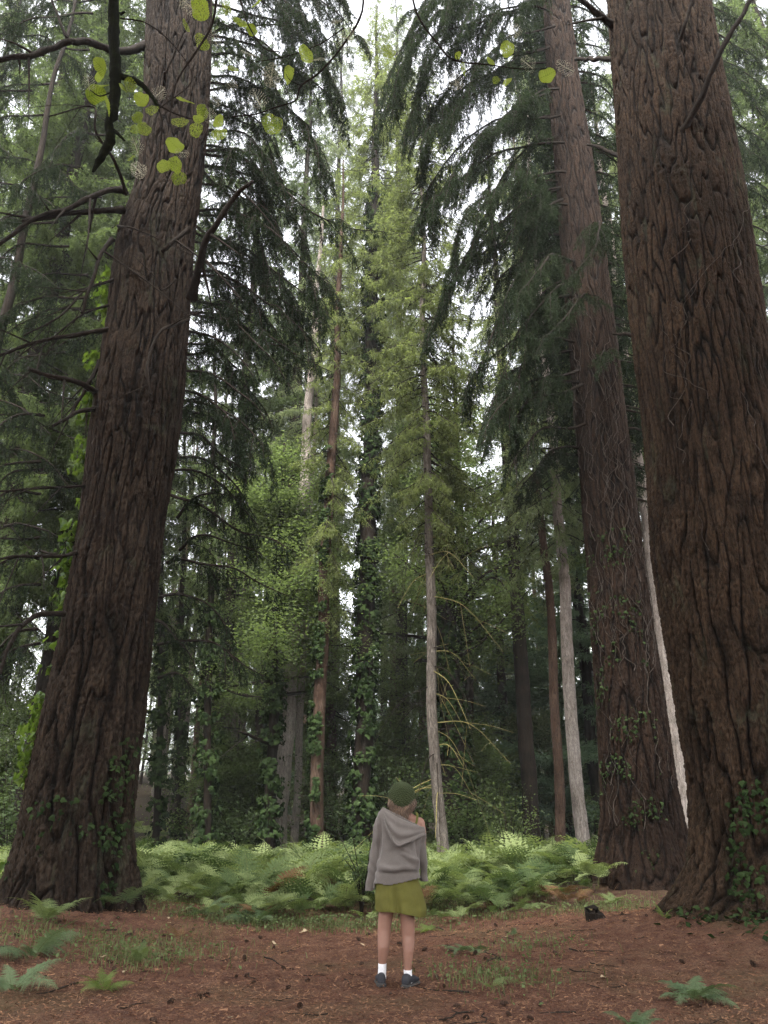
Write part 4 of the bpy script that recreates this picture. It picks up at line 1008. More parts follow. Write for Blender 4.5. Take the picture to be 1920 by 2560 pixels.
def ball(g, c, r, rot=None, n=20):
    a = np.linspace(0, 2 * np.pi, n, endpoint=False); b = np.linspace(0, np.pi, 14)[1:-1]
    V = np.vstack([np.stack([np.sin(t) * np.cos(a), np.sin(t) * np.sin(a), np.full(n, np.cos(t))], 1) for t in b] + [[[0, 0, 1]], [[0, 0, -1]]])
    V = V * np.asarray(r)
    if rot is not None: V = V @ np.array(Euler(rot).to_matrix()).T
    m = len(b); s = g.n
    i = np.arange(m - 1)[:, None] * n; j = np.arange(n)[None]; k = (j + 1) % n
    g.add(V + c, np.stack([i + n + j, i + n + k, i + k, i + j], -1).reshape(-1, 4))
    j = np.arange(n); k = (j + 1) % n
    g.f.append((np.stack([np.full(n, m * n), j, k], 1) + s, 0)); g.f.append((np.stack([np.full(n, m * n + 1), (m - 1) * n + k, (m - 1) * n + j], 1) + s, 0))
def fused(g, name, mats, parent, vox, it=6, fac=.5):
    o = g.build(name, mats, parent, smooth=True)
    m = o.modifiers.new('r', 'REMESH'); m.mode = 'VOXEL'; m.voxel_size = vox
    m2 = o.modifiers.new('s', 'SMOOTH'); m2.iterations = it; m2.factor = fac
    evald(o, name)
    if not o.data.materials: o.data.materials.append(mats)
    o.data.polygons.foreach_set('use_smooth', np.ones(len(o.data.polygons), bool)); return o
def cut(o, keep_fn):
    import bmesh
    bm = bmesh.new(); bm.from_mesh(o.data); off = Vector(o.parent['_w'][:])
    kill = [v for v in bm.verts if not keep_fn(np.array(v.co + off))]
    bmesh.ops.delete(bm, geom=kill, context='VERTS'); bm.to_mesh(o.data); bm.free()
def solid(o, th, sub=0, off=0):
    if sub: m = o.modifiers.new('u', 'SUBSURF'); m.levels = sub; m.render_levels = sub
    m = o.modifiers.new('t', 'SOLIDIFY'); m.thickness = th; m.offset = off
    evald(o, o.data.name); o.data.polygons.foreach_set('use_smooth', np.ones(len(o.data.polygons), bool))

def cloth(name, c1, c2, k, rough=.9, weave=180, bs=.25, sheen=.0, rib=None):
    m, t = mat(name)
    n = noise(t, k, 4, .6); f = noise(t, weave, 2, .6)
    c = mixc(t, n, c1, c2); c = mixc(t, ramp(t, f, [(.35, (.35, .35, .35)), (.7, (0, 0, 0))]), c, tuple(x * .6 for x in c1))
    finish(t, c, rough, f, bs, .006, .15, **({'Sheen Weight': sheen} if sheen else {}))
    return m
M_SKIN, t_ = mat('skin'); n_ = noise(t_, 9, 4, .6); c_ = mixc(t_, n_, (.185, .092, .064), (.262, .142, .102))
finish(t_, c_, .55, noise(t_, 160, 2), .08, .002, .35, **{'Subsurface Weight': .12, 'Subsurface Radius': (.01, .004, .002)})
M_SWEAT = cloth('grey_knit', (.100, .086, .077), (.144, .124, .112), 14, sheen=.15)
M_SHORT = cloth('olive_cloth', (.076, .072, .016), (.112, .104, .024), 18, .85, 260, .2)
M_HAT = cloth('green_crochet', (.026, .034, .015), (.050, .062, .027), 60, .95, 220, .4)
M_SOCK = cloth('white_sock', (.62, .60, .62), (.74, .73, .74), 40)
M_SHOE = cloth('black_shoe', (.018, .018, .022), (.040, .040, .045), 30, .6, 150, .2)
M_SOLE = cloth('dark_sole', (.035, .033, .032), (.060, .056, .052), 30, .8, 90, .3)
M_STRAP = cloth('olive_strap', (.075, .078, .018), (.10, .10, .026), 30)
M_HAIR, t_ = mat('light_brown_hair'); a_ = node(t_, 'Attribute', attribute_name='tint')
finish(t_, ramp(t_, a_.outputs['Fac'], [(.1, (.045, .025, .015)), (.55, (.082, .047, .027)), (.95, (.19, .118, .068))]), .45, spec=.4)

px0 = W(510, 2150)
person = thing('person', (px0[0], PY0, g1(px0[0], PY0)), 'person seen from behind in grey off-shoulder sweater, olive shorts and green crochet hat', 'person')
# body: one continuous surface
g = Geo()
LEG_L = [(1120, 330, 510, .85, .01), (1250, 330, 503, .95, .015), (1400, 345, 492, 1.05, .01), (1500, 336, 478, 1.05, .0), (1600, 331, 462, 1.02, .0), (1680, 332, 456, 1.05, .01), (1760, 333, 450, 1.1, .018), (1850, 336, 432, 1.1, .012), (1925, 341, 416, 1.15, .0), (2020, 338, 412, 1.2, 0), (2095, 336, 414, 1.2, 0)]
LEG_R = [(1120, 510, 708, .85, .01), (1250, 522, 704, .95, .015), (1450, 547, 696, 1.05, .01), (1550, 560, 701, 1.05, .01), (1650, 571, 698, 1.02, .01), (1720, 576, 695, 1.05, .02), (1800, 581, 690, 1.1, .028), (1900, 588, 674, 1.1, .03), (1985, 593, 664, 1.15, .03), (2060, 594, 666, 1.2, .04), (2120, 592, 668, 1.2, .04)]
shell(g, LEG_L); shell(g, LEG_R)
TORSO = [(500, 470, 720, .42), (560, 400, 762, .46), (620, 385, 765, .50), (720, 385, 730, .58), (850, 390, 705, .54), (960, 375, 705, .54), (1060, 350, 715, .53), (1150, 335, 705, .52), (1240, 330, 702, .52)]
shell(g, TORSO, sq=2.5)
hc = W(572, 262, -.015)
caps(g, [W(560, 560, 0), W(570, 470, .015), W(575, 380, .0)], [.075, .056, .054], 16)
caps(g, [W(480, 545), W(560, 470, .02), W(650, 500, .01), W(735, 548, .0)], [.045, .055, .05, .048], 14)
caps(g, [W(560, 470, .02), W(470, 500, .01), W(390, 545)], [.055, .05, .048], 14)
ball(g, hc, (.074, .092, .108), (R(-24), 0, 0), 24)                                # skull tipped back
ball(g, hc + np.array([0, .040, -.045]), (.056, .062, .072), (R(-24), 0, 0))         # jaw
ball(g, hc + np.array([0, .102, -.012]), (.011, .016, .022), (R(-24), 0, 0), 10)     # nose
for s in (-1, 1):
    ball(g, hc + np.array([s * .074, .005, -.025]), (.010, .022, .032), (R(-24), 0, s * .3), 10)    # ears
    ball(g, hc + np.array([s * .030, .086, .012]), (.012, .010, .009), None, 10)                     # lids
ball(g, hc + np.array([0, .096, -.050]), (.022, .010, .009), None, 10)                               # lips
ARM_L = [W(375, 520, -.01), W(335, 640, -.01), W(322, 760, -.02), W(300, 880, -.03), W(284, 1010, -.05)]
ARM_R = [W(745, 545, -.01), W(765, 650, -.01), W(770, 740, -.02), W(777, 840, -.04), W(785, 935, -.06)]
for A, s in ((ARM_L, -1), (ARM_R, 1)):
    caps(g, A, [.052, .046, .040, .036, .027], 14)
    h = A[-1]; d = nrm(np.array([s * .05, .25, -1.0])); side = np.array([.35 * s, .9, .15]); side = nrm(side - d * side.dot(d)); nrm_ = np.cross(d, side)
    caps(g, [h + d * .01, h + d * .045, h + d * .08], [.026, .033, .031], 12)       # palm
    for k, (o_, l_) in enumerate(((-.028, .062), (-.010, .074), (.009, .070), (.026, .054))):
        r0 = h + d * .085 + side * o_; cu = -nrm_ * s * .02
        caps(g, [r0, r0 + d * l_ * .45 + cu * .3, r0 + d * l_ * .8 + cu * 1.1, r0 + d * l_ * .9 + cu * 1.9], [.0088, .0084, .0078, .0070], 8)
    r0 = h + d * .035 + side * .030
    caps(g, [r0, r0 + side * .022 + d * .022, r0 + side * .026 + d * .050], [.011, .010, .0085], 8)   # thumb
body = fused(g, 'body', M_SKIN, person, .0062, 5, .5)

# socks and shoes
for rows in ([(1930, 338, 418, 1.15, 0), (1975, 338, 417, 1.18, 0), (2040, 334, 414, 1.2, 0), (2080, 332, 416, 1.2, 0)],
             [(1986, 589, 669, 1.15, .03), (2020, 590, 669, 1.18, .035), (2070, 589, 670, 1.2, .04), (2110, 588, 672, 1.2, .04)]):
    g = Geo(); fr = []
    rows = np.array(rows, float); q = np.linspace(rows[0, 0], rows[-1, 0], 22)
    rr = [tuple([a] + [np.interp(a, rows[:, 0], rows[:, c]) + (1.2 if i % 2 else 0) * (1 if c == 2 else -1 if c == 1 else 0) for c in range(1, 5)]) for i, a in enumerate(q)]
    shell(g, rr, n=30); g.build('sock', M_SOCK, person, smooth=True)
def shoe(cx, cy, rz, dy):
    p = W(cx, cy, 0); p[1] = PY0 - dy; p[2] = g1(p[0], p[1]) + .002
    ys = np.array([-.075, -.070, -.055, -.02, .03, .08, .13, .165, .185, .192]); hw = np.array([.018, .031, .037, .038, .036, .041, .045, .040, .028, .010])
    zt = np.array([.072, .100, .108, .104, .098, .082, .066, .056, .048, .040]); n = 24
    a = np.linspace(0, 2 * np.pi, n, endpoint=False); ca, sa = np.cos(a), np.sin(a)
    M = np.array(Matrix.Translation(Vector(p)) @ Matrix.Rotation(rz, 4, 'Z'))
    def sect(y, w_, z0, z1, e): 
        return np.stack([w_ * np.sign(ca) * np.abs(ca) ** e * (1 - .28 * np.clip(sa, 0, 1)), np.full(n, y), (z0 + z1) / 2 + (z1 - z0) / 2 * np.sign(sa) * np.abs(sa) ** e], 1)
    def loft(S, nm_, m_, par):
        V = np.vstack(S + [S[0].mean(0)[None], S[-1].mean(0)[None]]) @ M[:3, :3].T + M[:3, 3]; m = len(S)
        i = np.arange(m - 1)[:, None] * n; j = np.arange(n)[None]; k = (j + 1) % n; G = Geo()
        G.add(V, np.stack([i + j, i + n + j, i + n + k, i + k], -1).reshape(-1, 4)); j = np.arange(n); k = (j + 1) % n
        G.f.append((np.stack([np.full(n, m * n), j, k], 1), 0)); G.f.append((np.stack([np.full(n, m * n + 1), (m - 1) * n + k, (m - 1) * n + j], 1), 0))
        return G.build(nm_, m_, par, smooth=True)
    o = loft([sect(y, w_, .020, z, .75) for y, w_, z in zip(ys, hw, zt)], 'shoe', M_SHOE, person)
    S2 = [sect(y, w_ * 1.10 + .002, 0, .030 - .006 * (y > .02), .45) for y, w_ in zip(ys * 1.03, hw)]
    so_ = loft(S2, 'sole', M_SOLE, None); so_.data.transform(Matrix.Translation(-Vector(person['_w'][:]))); so_.parent = o
shoe(366, 2100, R(4), .0); shoe(630, 2120, R(-24), .055)

# shorts
def shorts():
    n, m = 160, 60; a = np.linspace(0, 2 * np.pi, n, endpoint=False); V = []
    for i in range(m):
        v = i / (m - 1)
        hemc = 1400 + 50 * np.clip((np.cos(a) * .5 + .5) * 1.6 - .35, 0, 1) - 8 * np.sin(a * 3)
        cyv = 1090 + (hemc - 1090) * v
        L = np.interp(cyv, [1090, 1250, 1390, 1450], [318, 306, 311, 330]); Rr = np.interp(cyv, [1090, 1200, 1330, 1400, 1450], [725, 768, 800, 812, 806])
        fold = np.sin(a * 9 + 1.2 * v) * .5 + np.sin(a * 15 - 2 * v + 1) * .3 + np.sin(a * 5 + 3) * .4
        mid = np.exp(-((np.cos(a) * .5 + .5 - .44) / .07) ** 2) * (np.sin(a) < 0) * np.clip(v * 1.6 - .2, 0, 1)
        mid2 = np.exp(-((np.cos(a) * .5 + .5 - .27) / .04) ** 2) * (np.sin(a) < 0) * np.clip(v * 1.3, 0, 1)
        sc_ = 1 + (.016 + .034 * v) * fold - .22 * mid - .10 * mid2
        c = (L + Rr) / 2; h = (Rr - L) / 2
        pts = np.array([W(cc, cyy) for cc, cyy in zip(c + h * np.cos(a) * (1 + .01 * fold), cyv)])
        pts[:, 1] += np.sin(a) * (.112 + .056 * v) * sc_ - .016
        V.append(pts)
    V = np.vstack(V); V += np.stack([noise3(V * 14 + 3, 3), noise3(V * 14 + 7, 4), 0 * V[:, 0]], 1) * .007
    i = np.arange(m - 1)[:, None] * n; j = np.arange(n)[None]; k = (j + 1) % n
    G = Geo(); G.add(V, np.stack([i + j, i + n + j, i + n + k, i + k], -1).reshape(-1, 4))
    o = G.build('shorts', M_SHORT, person, smooth=True); solid(o, .005)
shorts()

# sweater: torso and wide sleeves in one knit surface, cut open at neckline, hem and cuffs
g = Geo()
shell(g, [(380, 400, 520, .8, .0), (420, 360, 640, .50, .01), (480, 332, 740, .46, .01), (550, 322, 775, .48, .01), (620, 338, 782, .52, .01), (720, 350, 752, .58, .015), (820, 352, 742, .60, .02), (900, 346, 740, .62, .03), (960, 334, 744, .64, .035), (995, 326, 748, .655, .04), (1014, 328, 742, .62, .03), (1030, 322, 742, .60, .02), (1080, 312, 748, .59, .02), (1140, 298, 757, .58, .02), (1190, 298, 757, .58, .02)], n=48, sq=2.6)
shell(g, [(400, 372, 425, 1.4), (450, 338, 440, 1.0), (520, 312, 425, .9), (600, 294, 405, .85), (700, 276, 390, .85), (800, 262, 376, .85, -.01), (900, 250, 362, .85, -.015), (1000, 240, 346, .85, -.02), (1100, 228, 326, .85, -.03), (1160, 221, 313, .85, -.04), (1260, 210, 300, .85, -.045)], n=28)
shell(g, [(560, 690, 792, .9), (640, 705, 800, .9), (720, 716, 801, .9), (800, 727, 804, .9, -.01), (900, 741, 808, .95, -.02), (1000, 752, 818, .95, -.03), (1080, 760, 828, .95, -.05), (1170, 768, 826, .95, -.06)], n=28)
sw = fused(g, 'sweater', M_SWEAT, person, .0085, 4, .5)
HX, HZ = np.array([W(a_, b_)[::2] for a_, b_ in ((300, 1134), (400, 1143), (470, 1144), (600, 1118), (730, 1086), (757, 1092))]).T
na, nb = W(388, 384), W(800, 590); ta, tb = W(300, 1138), W(755, 1092)
def keep(p):
    if p[2] > na[2] + (nb[2] - na[2]) * (p[0] - na[0]) / (nb[0] - na[0]) + .02 * math.sin((p[0] - na[0]) * 9) * 0 - .10 * max(0, p[1] - PY0): return False
    hem = np.interp(p[0], HX, HZ)
    inL = p[0] < W(330, 1100)[0] and p[0] < W(305, 1150)[0] + .0; inR = p[0] > W(758, 1100)[0]
    if inL: return p[2] > W(250, 1222)[2] + .25 * (p[0] - W(214, 1222)[0]) * .4
    if inR: return p[2] > W(790, 1130)[2]
    return p[2] > hem
cut(sw, keep)
v = co(sw.data) + np.array(person['_w'][:]); back = np.clip((PY0 + .02 - v[:, 1]) / .08, 0, 1)
def crease(a_, b_, wd, am):
    A, Bq = W(*a_), W(*b_); d = Bq - A; L2 = d[0] ** 2 + d[2] ** 2
    t = np.clip(((v[:, 0] - A[0]) * d[0] + (v[:, 2] - A[2]) * d[2]) / L2, 0, 1)
    dist = ((v[:, 0] - A[0]) * d[2] - (v[:, 2] - A[2]) * d[0]) / math.sqrt(L2)
    ends = np.hypot(v[:, 0] - A[0] - d[0] * t, v[:, 2] - A[2] - d[2] * t); s = ends / wd
    return am * (np.exp(-s * s) - .7 * np.exp(-((dist / wd - 1.6) ** 2) - np.clip(ends - abs(dist), 0, 1) / wd)) * np.sin(np.pi * np.clip(t, .04, .96)) ** .5
off = crease((560, 770), (740, 960), .030, .022) + crease((640, 880), (745, 930), .025, .016) + crease((365, 480), (352, 880), .016, -.020) + crease((700, 700), (745, 1000), .018, -.018) \
    + crease((430, 985), (740, 960), .022, .012) + crease((340, 960), (520, 1000), .02, .010) + crease((560, 800), (690, 880), .016, -.012) + crease((460, 900), (700, 960), .03, .008)
low = noise3(v * 7, 5) * .010 + noise3(v * 16, 6) * .004
N = np.empty(len(v) * 3); sw.data.vertices.foreach_get('normal', N); N = N.reshape(-1, 3)
sl = (v[:, 0] < W(345, 900)[0]) | (v[:, 0] > W(745, 900)[0])
fold_s = np.where(sl, np.sin(v[:, 2] * 34 + v[:, 0] * 30 + noise3(v * 5, 9) * 4) * .005, 0)
v2 = v + N * (off * back + low + fold_s)[:, None]
setco(sw.data, v2 - np.array(person['_w'][:])); solid(sw, .007, 1)
# hood thrown back, hanging in folds
def hood():
    inn = curve([W(386, 386, .035), W(436, 432, .075), W(520, 482, .105), W(600, 520, .115), W(700, 562, .105), W(793, 586, .035)], 70)
    out_ = curve([W(372, 420, .045), W(408, 560, .115), W(462, 690, .150), W(524, 768, .165), W(650, 722, .160), W(800, 660, .055)], 70)
    s = np.linspace(0, 1, 70); T = np.linspace(0, 1, 34); V = []
    for t in T:
        p = inn * (1 - t) + out_ * t; b = np.sin(np.pi * s)
        p[:, 1] -= b * (.028 * np.sin(np.pi * t) ** .7 + .013 * np.sin(t * 15 - 1.2 + s * 2.5) * t ** .5 + .012 * (t > .93))
        p[:, 2] -= b * .02 * np.sin(np.pi * t) * (1 - s)
        p += np.stack([noise3(p * 11, 2), noise3(p * 11, 3), noise3(p * 11, 4)], 1) * .004
        V.append(p)
    tuck = V[-1].copy(); tuck[:, 1] += .035; tuck[:, 2] += .018; V.append((V[-1] + tuck) / 2 + [0, -.006, -.008]); V.append(tuck)
    m, n = len(V), 70; V = np.vstack(V); i = np.arange(m - 1)[:, None] * n; j = np.arange(n - 1)[None]
    G = Geo(); G.add(V, np.stack([i + j, i + n + j, i + n + j + 1, i + j + 1], -1).reshape(-1, 4))
    o = G.build('hood', M_SWEAT, person, smooth=True); solid(o, .009, 1)
hood()
g = Geo(); tube(g, curve([W(798, 600, .03), W(803, 700, .05), W(799, 820, .055), W(810, 920, .05), W(816, 1000, .045)], 24), .0032, 6); g.build('drawstring', M_SWEAT, person, smooth=True)
g = Geo()
st = curve([W(700, 575, .085), W(713, 530, .080), W(722, 475, .068), W(714, 440, .040), W(700, 432, -.01)], 30); T_, N_, B_ = frames(st)
V = np.stack([st + [-.010, -.004, 0], st + [.010, -.004, 0], st + [.010, .002, 0], st + [-.010, .002, 0]], 1).reshape(-1, 3); i = np.arange(29)[:, None] * 4
g.add(V, np.concatenate([i + np.array([[a, (a + 1) % 4, 4 + (a + 1) % 4, 4 + a]]) for a in range(4)])); g.build('shoulder_strap', M_STRAP, person, smooth=False)
# crochet hat: bumpy rows of stitches
def hat():
    n, m = 220, 96; c = W(571, 285, .0); V = []; a = np.linspace(0, 2 * np.pi, n, endpoint=False)
    A, Bx = np.array(Euler((R(20), 0, R(0))).to_matrix()), None
    for i in range(m):
        v = i / (m - 1); ph = v * R(122)
        r = np.sin(ph) ** .92 if ph < R(90) else 1 - .10 * ((ph - R(90)) / R(32)) ** 1.4
        row = v * 17; st_ = np.abs(np.sin(row * np.pi)) ** .6; off = (int(row) % 2) * .5
        sti = np.abs(np.sin((a / (2 * np.pi) * 25 + off) * np.pi)) ** .7
        bump = .012 * (st_ * sti - .45) * min(1, v * 6)
        back = np.clip(-np.sin(a), 0, 1)
        z = np.cos(ph) * (.130 if ph < R(90) else .108)
        rx, ry = .119 * r + bump, .126 * r + bump
        V.append(np.stack([rx * np.cos(a), ry * np.sin(a) - .006 * back * np.sin(v * 9), np.full(n, z) - .020 * v ** 2 * np.exp(-(np.cos(a) / .45) ** 2) * back], 1))
    V = np.vstack(V) @ A.T + c; i = np.arange(m - 1)[:, None] * n; j = np.arange(n)[None]; k = (j + 1) % n
    G = Geo(); G.add(V, np.stack([i + j, i + n + j, i + n + k, i + k], -1).reshape(-1, 4))
    o = G.build('hat', M_HAT, person, smooth=True); solid(o, .006)
hat()
# hair: locks falling from under the hat
g = Geo(); rh = np.random.default_rng(8)
for k in range(620):
    u = rh.uniform(-1, 1); x0 = 570 + u * 130; back = math.sqrt(max(0, 1 - u * u)) * .092 + .004
    y0 = rh.uniform(300, 345); L = (rh.uniform(70, 150) if abs(u) > .45 else rh.uniform(125, 215)) * (1.0 - .25 * abs(u))
    wv_ = rh.normal(0, 7); xe = x0 + (575 - x0) * .25 + rh.normal(0, 20)
    pts = curve([W(x0, y0, back), W(x0 + wv_, y0 + L * .35, back + .006), W((x0 + xe) / 2 - wv_, y0 + L * .7, back * .9 + .012), W(xe, y0 + L, back * .75 + .030 + rh.normal(0, .006))], 10)
    tube(g, pts, np.array([.006, .0065, .0062, .006, .0055, .005, .0042, .0034, .0024, .001]) * rh.uniform(.45, 1.0), 5, 0, float(np.clip(rh.normal(.45, .22), 0, 1)), close=False)
g.build('hair', M_HAIR, person, smooth=True)
# ------------------------------------------------------------------ forest floor details
rd = np.random.default_rng(21)
M_CONE = bark('pine_cone_brown', (.022, .013, .010), (.070, .042, .030), (.130, .085, .062), 30, bump=.4)
M_NEED = foliage('fallen_needles', (.085, .036, .024), (.250, .138, .080), .1, 3.0, rnd=.0, tcol=(1, 1, 1))
M_CHIP = foliage('fallen_leaves', (.12, .080, .045), (.34, .26, .17), .15, 3.0, rnd=.5, tcol=(1, 1, 1))
M_GRASS = foliage('grass_blades', (.050, .062, .024), (.150, .165, .080), .4, 1.5, rnd=.1)
M_WEED = foliage('weed_leaves', (.055, .080, .032), (.130, .165, .075), .4, 1.0, rnd=.1)
# needle litter: countless, one object
n = 110000
y = 3.6 + 8.8 * rd.random(n) ** 1.25; x = rd.uniform(-.58, .58, n) * (y + 1)
z = gz(x, y) + .012 + rd.random(n) * .012
a = rd.uniform(0, 6.28, n); L = rd.uniform(.009, .024, n); wd = rd.uniform(.0010, .0024, n) * (1 + y / 14)
big = rd.random(n) < .03; L[big] *= 1.6; wd[big] *= 1.8
d = np.stack([np.cos(a), np.sin(a), rd.normal(0, .25, n)], 1) * L[:, None]; s = np.stack([-np.sin(a), np.cos(a), rd.normal(0, .5, n)], 1) * wd[:, None]
p = np.stack([x, y, z], 1); V = np.stack([p - d - s, p - d + s, p + d], 1).reshape(-1, 3)
pat = noise3(np.stack([x * 1.2, y * 1.2, 0 * x], 1), 5)
g = Geo(); g.add(V, np.arange(3 * n).reshape(-1, 3), 0, np.repeat(np.clip(.28 + .25 * pat + rd.normal(0, .16, n), 0, .9), 3))
tag(g.build('needle_litter', M_NEED), 'reddish brown carpet of fallen needles and bark crumbs', 'litter', kind='stuff')
# cones
def cone_mesh(seed):
    r = np.random.default_rng(seed); G = Geo(); k = 34
    for i in range(k):
        u = (i + .5) / k; a = i * 2.4; rad = .016 * math.sin(math.pi * min(1, u * .9 + .12)) ** .6; zc = (u - .5) * .062
        o = np.array([math.cos(a), math.sin(a), 0]); t = np.array([-math.sin(a), math.cos(a), 0])
        c = o * rad * .35 + [0, 0, zc]; tip = o * (rad + .006) + [0, 0, zc + .010]
        G.add([c - t * .009, c + t * .009, tip + t * .006, tip - t * .006, tip + [0, 0, -.004]], [[0, 1, 2, 3]], 0, .4); 
        G.f.append((np.array([[0, 4, 1], [1, 4, 2], [0, 3, 4], [3, 2, 4]]) + G.n - 5, 0))
    M = np.array(Euler((R(90), 0, 0)).to_matrix()); G.v = [v @ M.T for v in G.v]
    return G.mesh('cone', M_CONE)
cones = [cone_mesh(k) for k in range(3)]
def ok_ground(x, y): return free(x, y) and y < front_edge(x) + .1 and abs(x) < .52 * y + .2 and math.hypot(x - .12, y - 7.6) > .35
def scatter(n, meshes, name, label, cat, group, y0, y1, s0, s1, lift, tilt=.3, clump=None):
    k = 0
    while k < n:
        y = y0 + (y1 - y0) * rd.random() ** 1.1; x = rd.uniform(-.52, .52) * y
        if not ok_ground(x, y): continue
        if clump is not None and noise3(np.array([[x * .9, y * .9, 3.3]]), 8)[0] < clump and rd.random() < .75: continue
        o = bpy.data.objects.new(name, meshes[rd.integers(len(meshes))]); C.objects.link(o)
        s = rd.uniform(s0, s1); o.scale = (s, s, s); o.location = (x, y, g1(x, y) + lift * s); o.rotation_euler = (rd.normal(0, tilt), rd.normal(0, tilt), rd.uniform(0, 6.28))
        tag(o, label, cat, group); k += 1
scatter(125, cones, 'pine_cone', 'small dark brown cone lying on the reddish needle litter', 'cone', 'cones scattered over the litter', 4.6, 11.5, .55, 1.05, .020, .5, -.05)
def twig_mesh(seed):
    r = np.random.default_rng(seed); G = Geo(); L = r.uniform(.12, .5); c = np.stack([np.linspace(-L, L, 9) / 2, r.normal(0, .02, 9) * L * 2, r.normal(.004, .006, 9)], 1)
    c = curve(c[::2], 14); tube(G, c, np.linspace(.007, .003, 14) * r.uniform(.6, 1.3), 5, 0, .6)
    for q in range(r.integers(0, 3)):
        i = r.integers(4, 12); tube(G, curve([c[i], c[i] + [.03, r.choice([-1, 1]) * .04, .012], c[i] + np.array([.08, r.choice([-1, 1]) * .07, .01])], 6), np.linspace(.003, .0012, 6), 4, 0, .6)
    return G.mesh('twig', M_DEAD, smooth=True)
scatter(95, [twig_mesh(k) for k in range(10)], 'fallen_twig', 'short grey brown twig fallen on the needle litter', 'twig', 'twigs fallen on the litter', 4.4, 11.5, .6, 1.25, .014, .05)
def dead_leaf(seed):
    r = np.random.default_rng(seed); G = Geo(); u = np.linspace(-1, 1, 7); w_ = np.sqrt(1 - u * u * .98) * .5
    V = []
    for i, a in enumerate(u):
        for b in (-1, 0, 1): V.append((a * .5, b * w_[i] * .62, .10 * b * b * math.cos(a * 2 + seed) + .05 * a * a + r.normal(0, .015)))
    F = [[i * 3 + j, i * 3 + j + 1, i * 3 + j + 4, i * 3 + j + 3] for i in range(6) for j in range(2)]
    G.add(np.array(V) * .06, F, 0, r.uniform(.1, .7)); return G.mesh('leaf', M_CHIP, smooth=True)
scatter(36, [dead_leaf(k) for k in range(6)], 'fallen_leaf', 'curled pale brown dead leaf on the needle litter', 'leaf', 'dead leaves lying on the litter', 4.4, 11.5, .6, 1.4, .018, .3)
# grass and low weeds in ragged patches
gp = []
for (px, py, rx, ry, m) in ((330, 2420, .55, .35, 520), (420, 2380, .7, .4, 420), (120, 2400, .7, .4, 420), (480, 2290, .7, .25, 500), (1230, 2300, .5, .3, 260), (1420, 2220, .8, .4, 1200), (1500, 2290, .8, .4, 700),
                            (1060, 2280, .7, .25, 700), (800, 2320, 1.4, .25, 1300), (1230, 2450, .5, .35, 420), (1650, 2240, .7, .4, 900), (1320, 2390, .5, .3, 200), (620, 2330, 1.2, .2, 900), (230, 2320, .8, .2, 700), (1250, 2260, 1.0, .25, 900), (1040, 2300, .3, .2, 200)):
    b = at(px, py, 1.0) - [0, 0, CAMZ]; t = -CAMZ / b[2]; q = b * t; 
    gp.append(np.stack([q[0] + rd.normal(0, rx * .6, m), t + rd.normal(0, ry * .9, m)], 1))
gp = np.concatenate(gp); gp = gp[[free(*q) and math.hypot(q[0] - .12, q[1] - 7.6) > .3 for q in gp]]; m = len(gp)
h = rd.uniform(.03, .13, m); a = rd.uniform(0, 6.28, m); b0 = np.stack([gp[:, 0], gp[:, 1], gz(gp[:, 0], gp[:, 1])], 1)
ln_ = np.stack([np.cos(a), np.sin(a), 0 * a], 1) * (h * rd.uniform(.2, .9, m))[:, None]; s = np.stack([-np.sin(a), np.cos(a), 0 * a], 1) * rd.uniform(.002, .005, m)[:, None]
V = np.stack([b0 - s, b0 + s, b0 + ln_ * .4 + s * .8 + np.array([0, 0, 1]) * (h * .65)[:, None], b0 + ln_ * .4 - s * .8 + np.array([0, 0, 1]) * (h * .65)[:, None], b0 + ln_ + np.array([0, 0, 1]) * (h * .8)[:, None]], 1).reshape(-1, 3)
i5 = np.arange(m)[:, None] * 5; tt = np.repeat(np.clip(.3 + rd.normal(0, .18, m), 0, .9), 5)
g = Geo(); g.add(V, np.concatenate([i5 + np.array([[0, 1, 2, 3]])]), 0, tt); g.f.append((i5 + np.array([[3, 2, 4]]), 0))
tag(g.build('grass', M_GRASS), 'sparse short grass and sprouts in ragged patches', 'grass', kind='stuff')
nl_ = 5200; ids = rd.integers(0, m, nl_); pp = b0[ids] + rd.normal(0, .07, (nl_, 3)) * [1, 1, 0]; pp[:, 2] = gz(pp[:, 0], pp[:, 1]) + rd.uniform(.01, .12, nl_)
g = Geo(); leaf_cloud(g, pp, None, rd, .035, 1, .0)
tag(g.build('ground_weeds', M_WEED), 'low leafy weeds among the grass at the clearing edge', 'weeds', kind='stuff')

# ferns that stand apart
def gpos(px, py):
    b = at(px, py, 1.0) - [0, 0, CAMZ]; t = -CAMZ / b[2]
    for _ in range(8):
        q = b * t; t = -(CAMZ - g1(q[0], t)) / b[2]
    return np.array([b[0] * t, t, g1(b[0] * t, t)])
def lone_fern(px, py, L, nf, m, label, seed, **k):
    p = gpos(px, py); r = np.random.default_rng(seed); o = fern_clump(r, L, nf, **k)
    o.pack(); o.v[0] = o.v[0] + p; ob = o.build('fern', [m, M_STALK]); ob.data.transform(Matrix.Translation(-Vector(p))); ob.location = p
    tag(ob, label, 'fern'); return ob
lone_fern(1735, 2500, .42, 9, M_FERNB, 'broad blue-green fern on the litter at bottom right', 1, npn=24, nq=12, width=.30, up=(.30, .65))
lone_fern(1590, 2580, .30, 6, M_FERNB, 'smaller fern left of the broad bottom-right one, cut by the lower edge', 2, npn=20, nq=10)
lone_fern(1670, 2370, .22, 5, M_FERNY, 'little bright fern under the ivy of the huge right trunk', 3, npn=16, nq=8, up=(.5, .9))
lone_fern(80, 2400, .62, 8, M_FERNB, 'long arching fern in front of the left giant at the left edge', 4, npn=26, nq=12, width=.24, up=(.35, .7))
lone_fern(30, 2480, .45, 7, M_FERNB, 'fern at the left edge below the long arching one', 5, npn=22, nq=10)
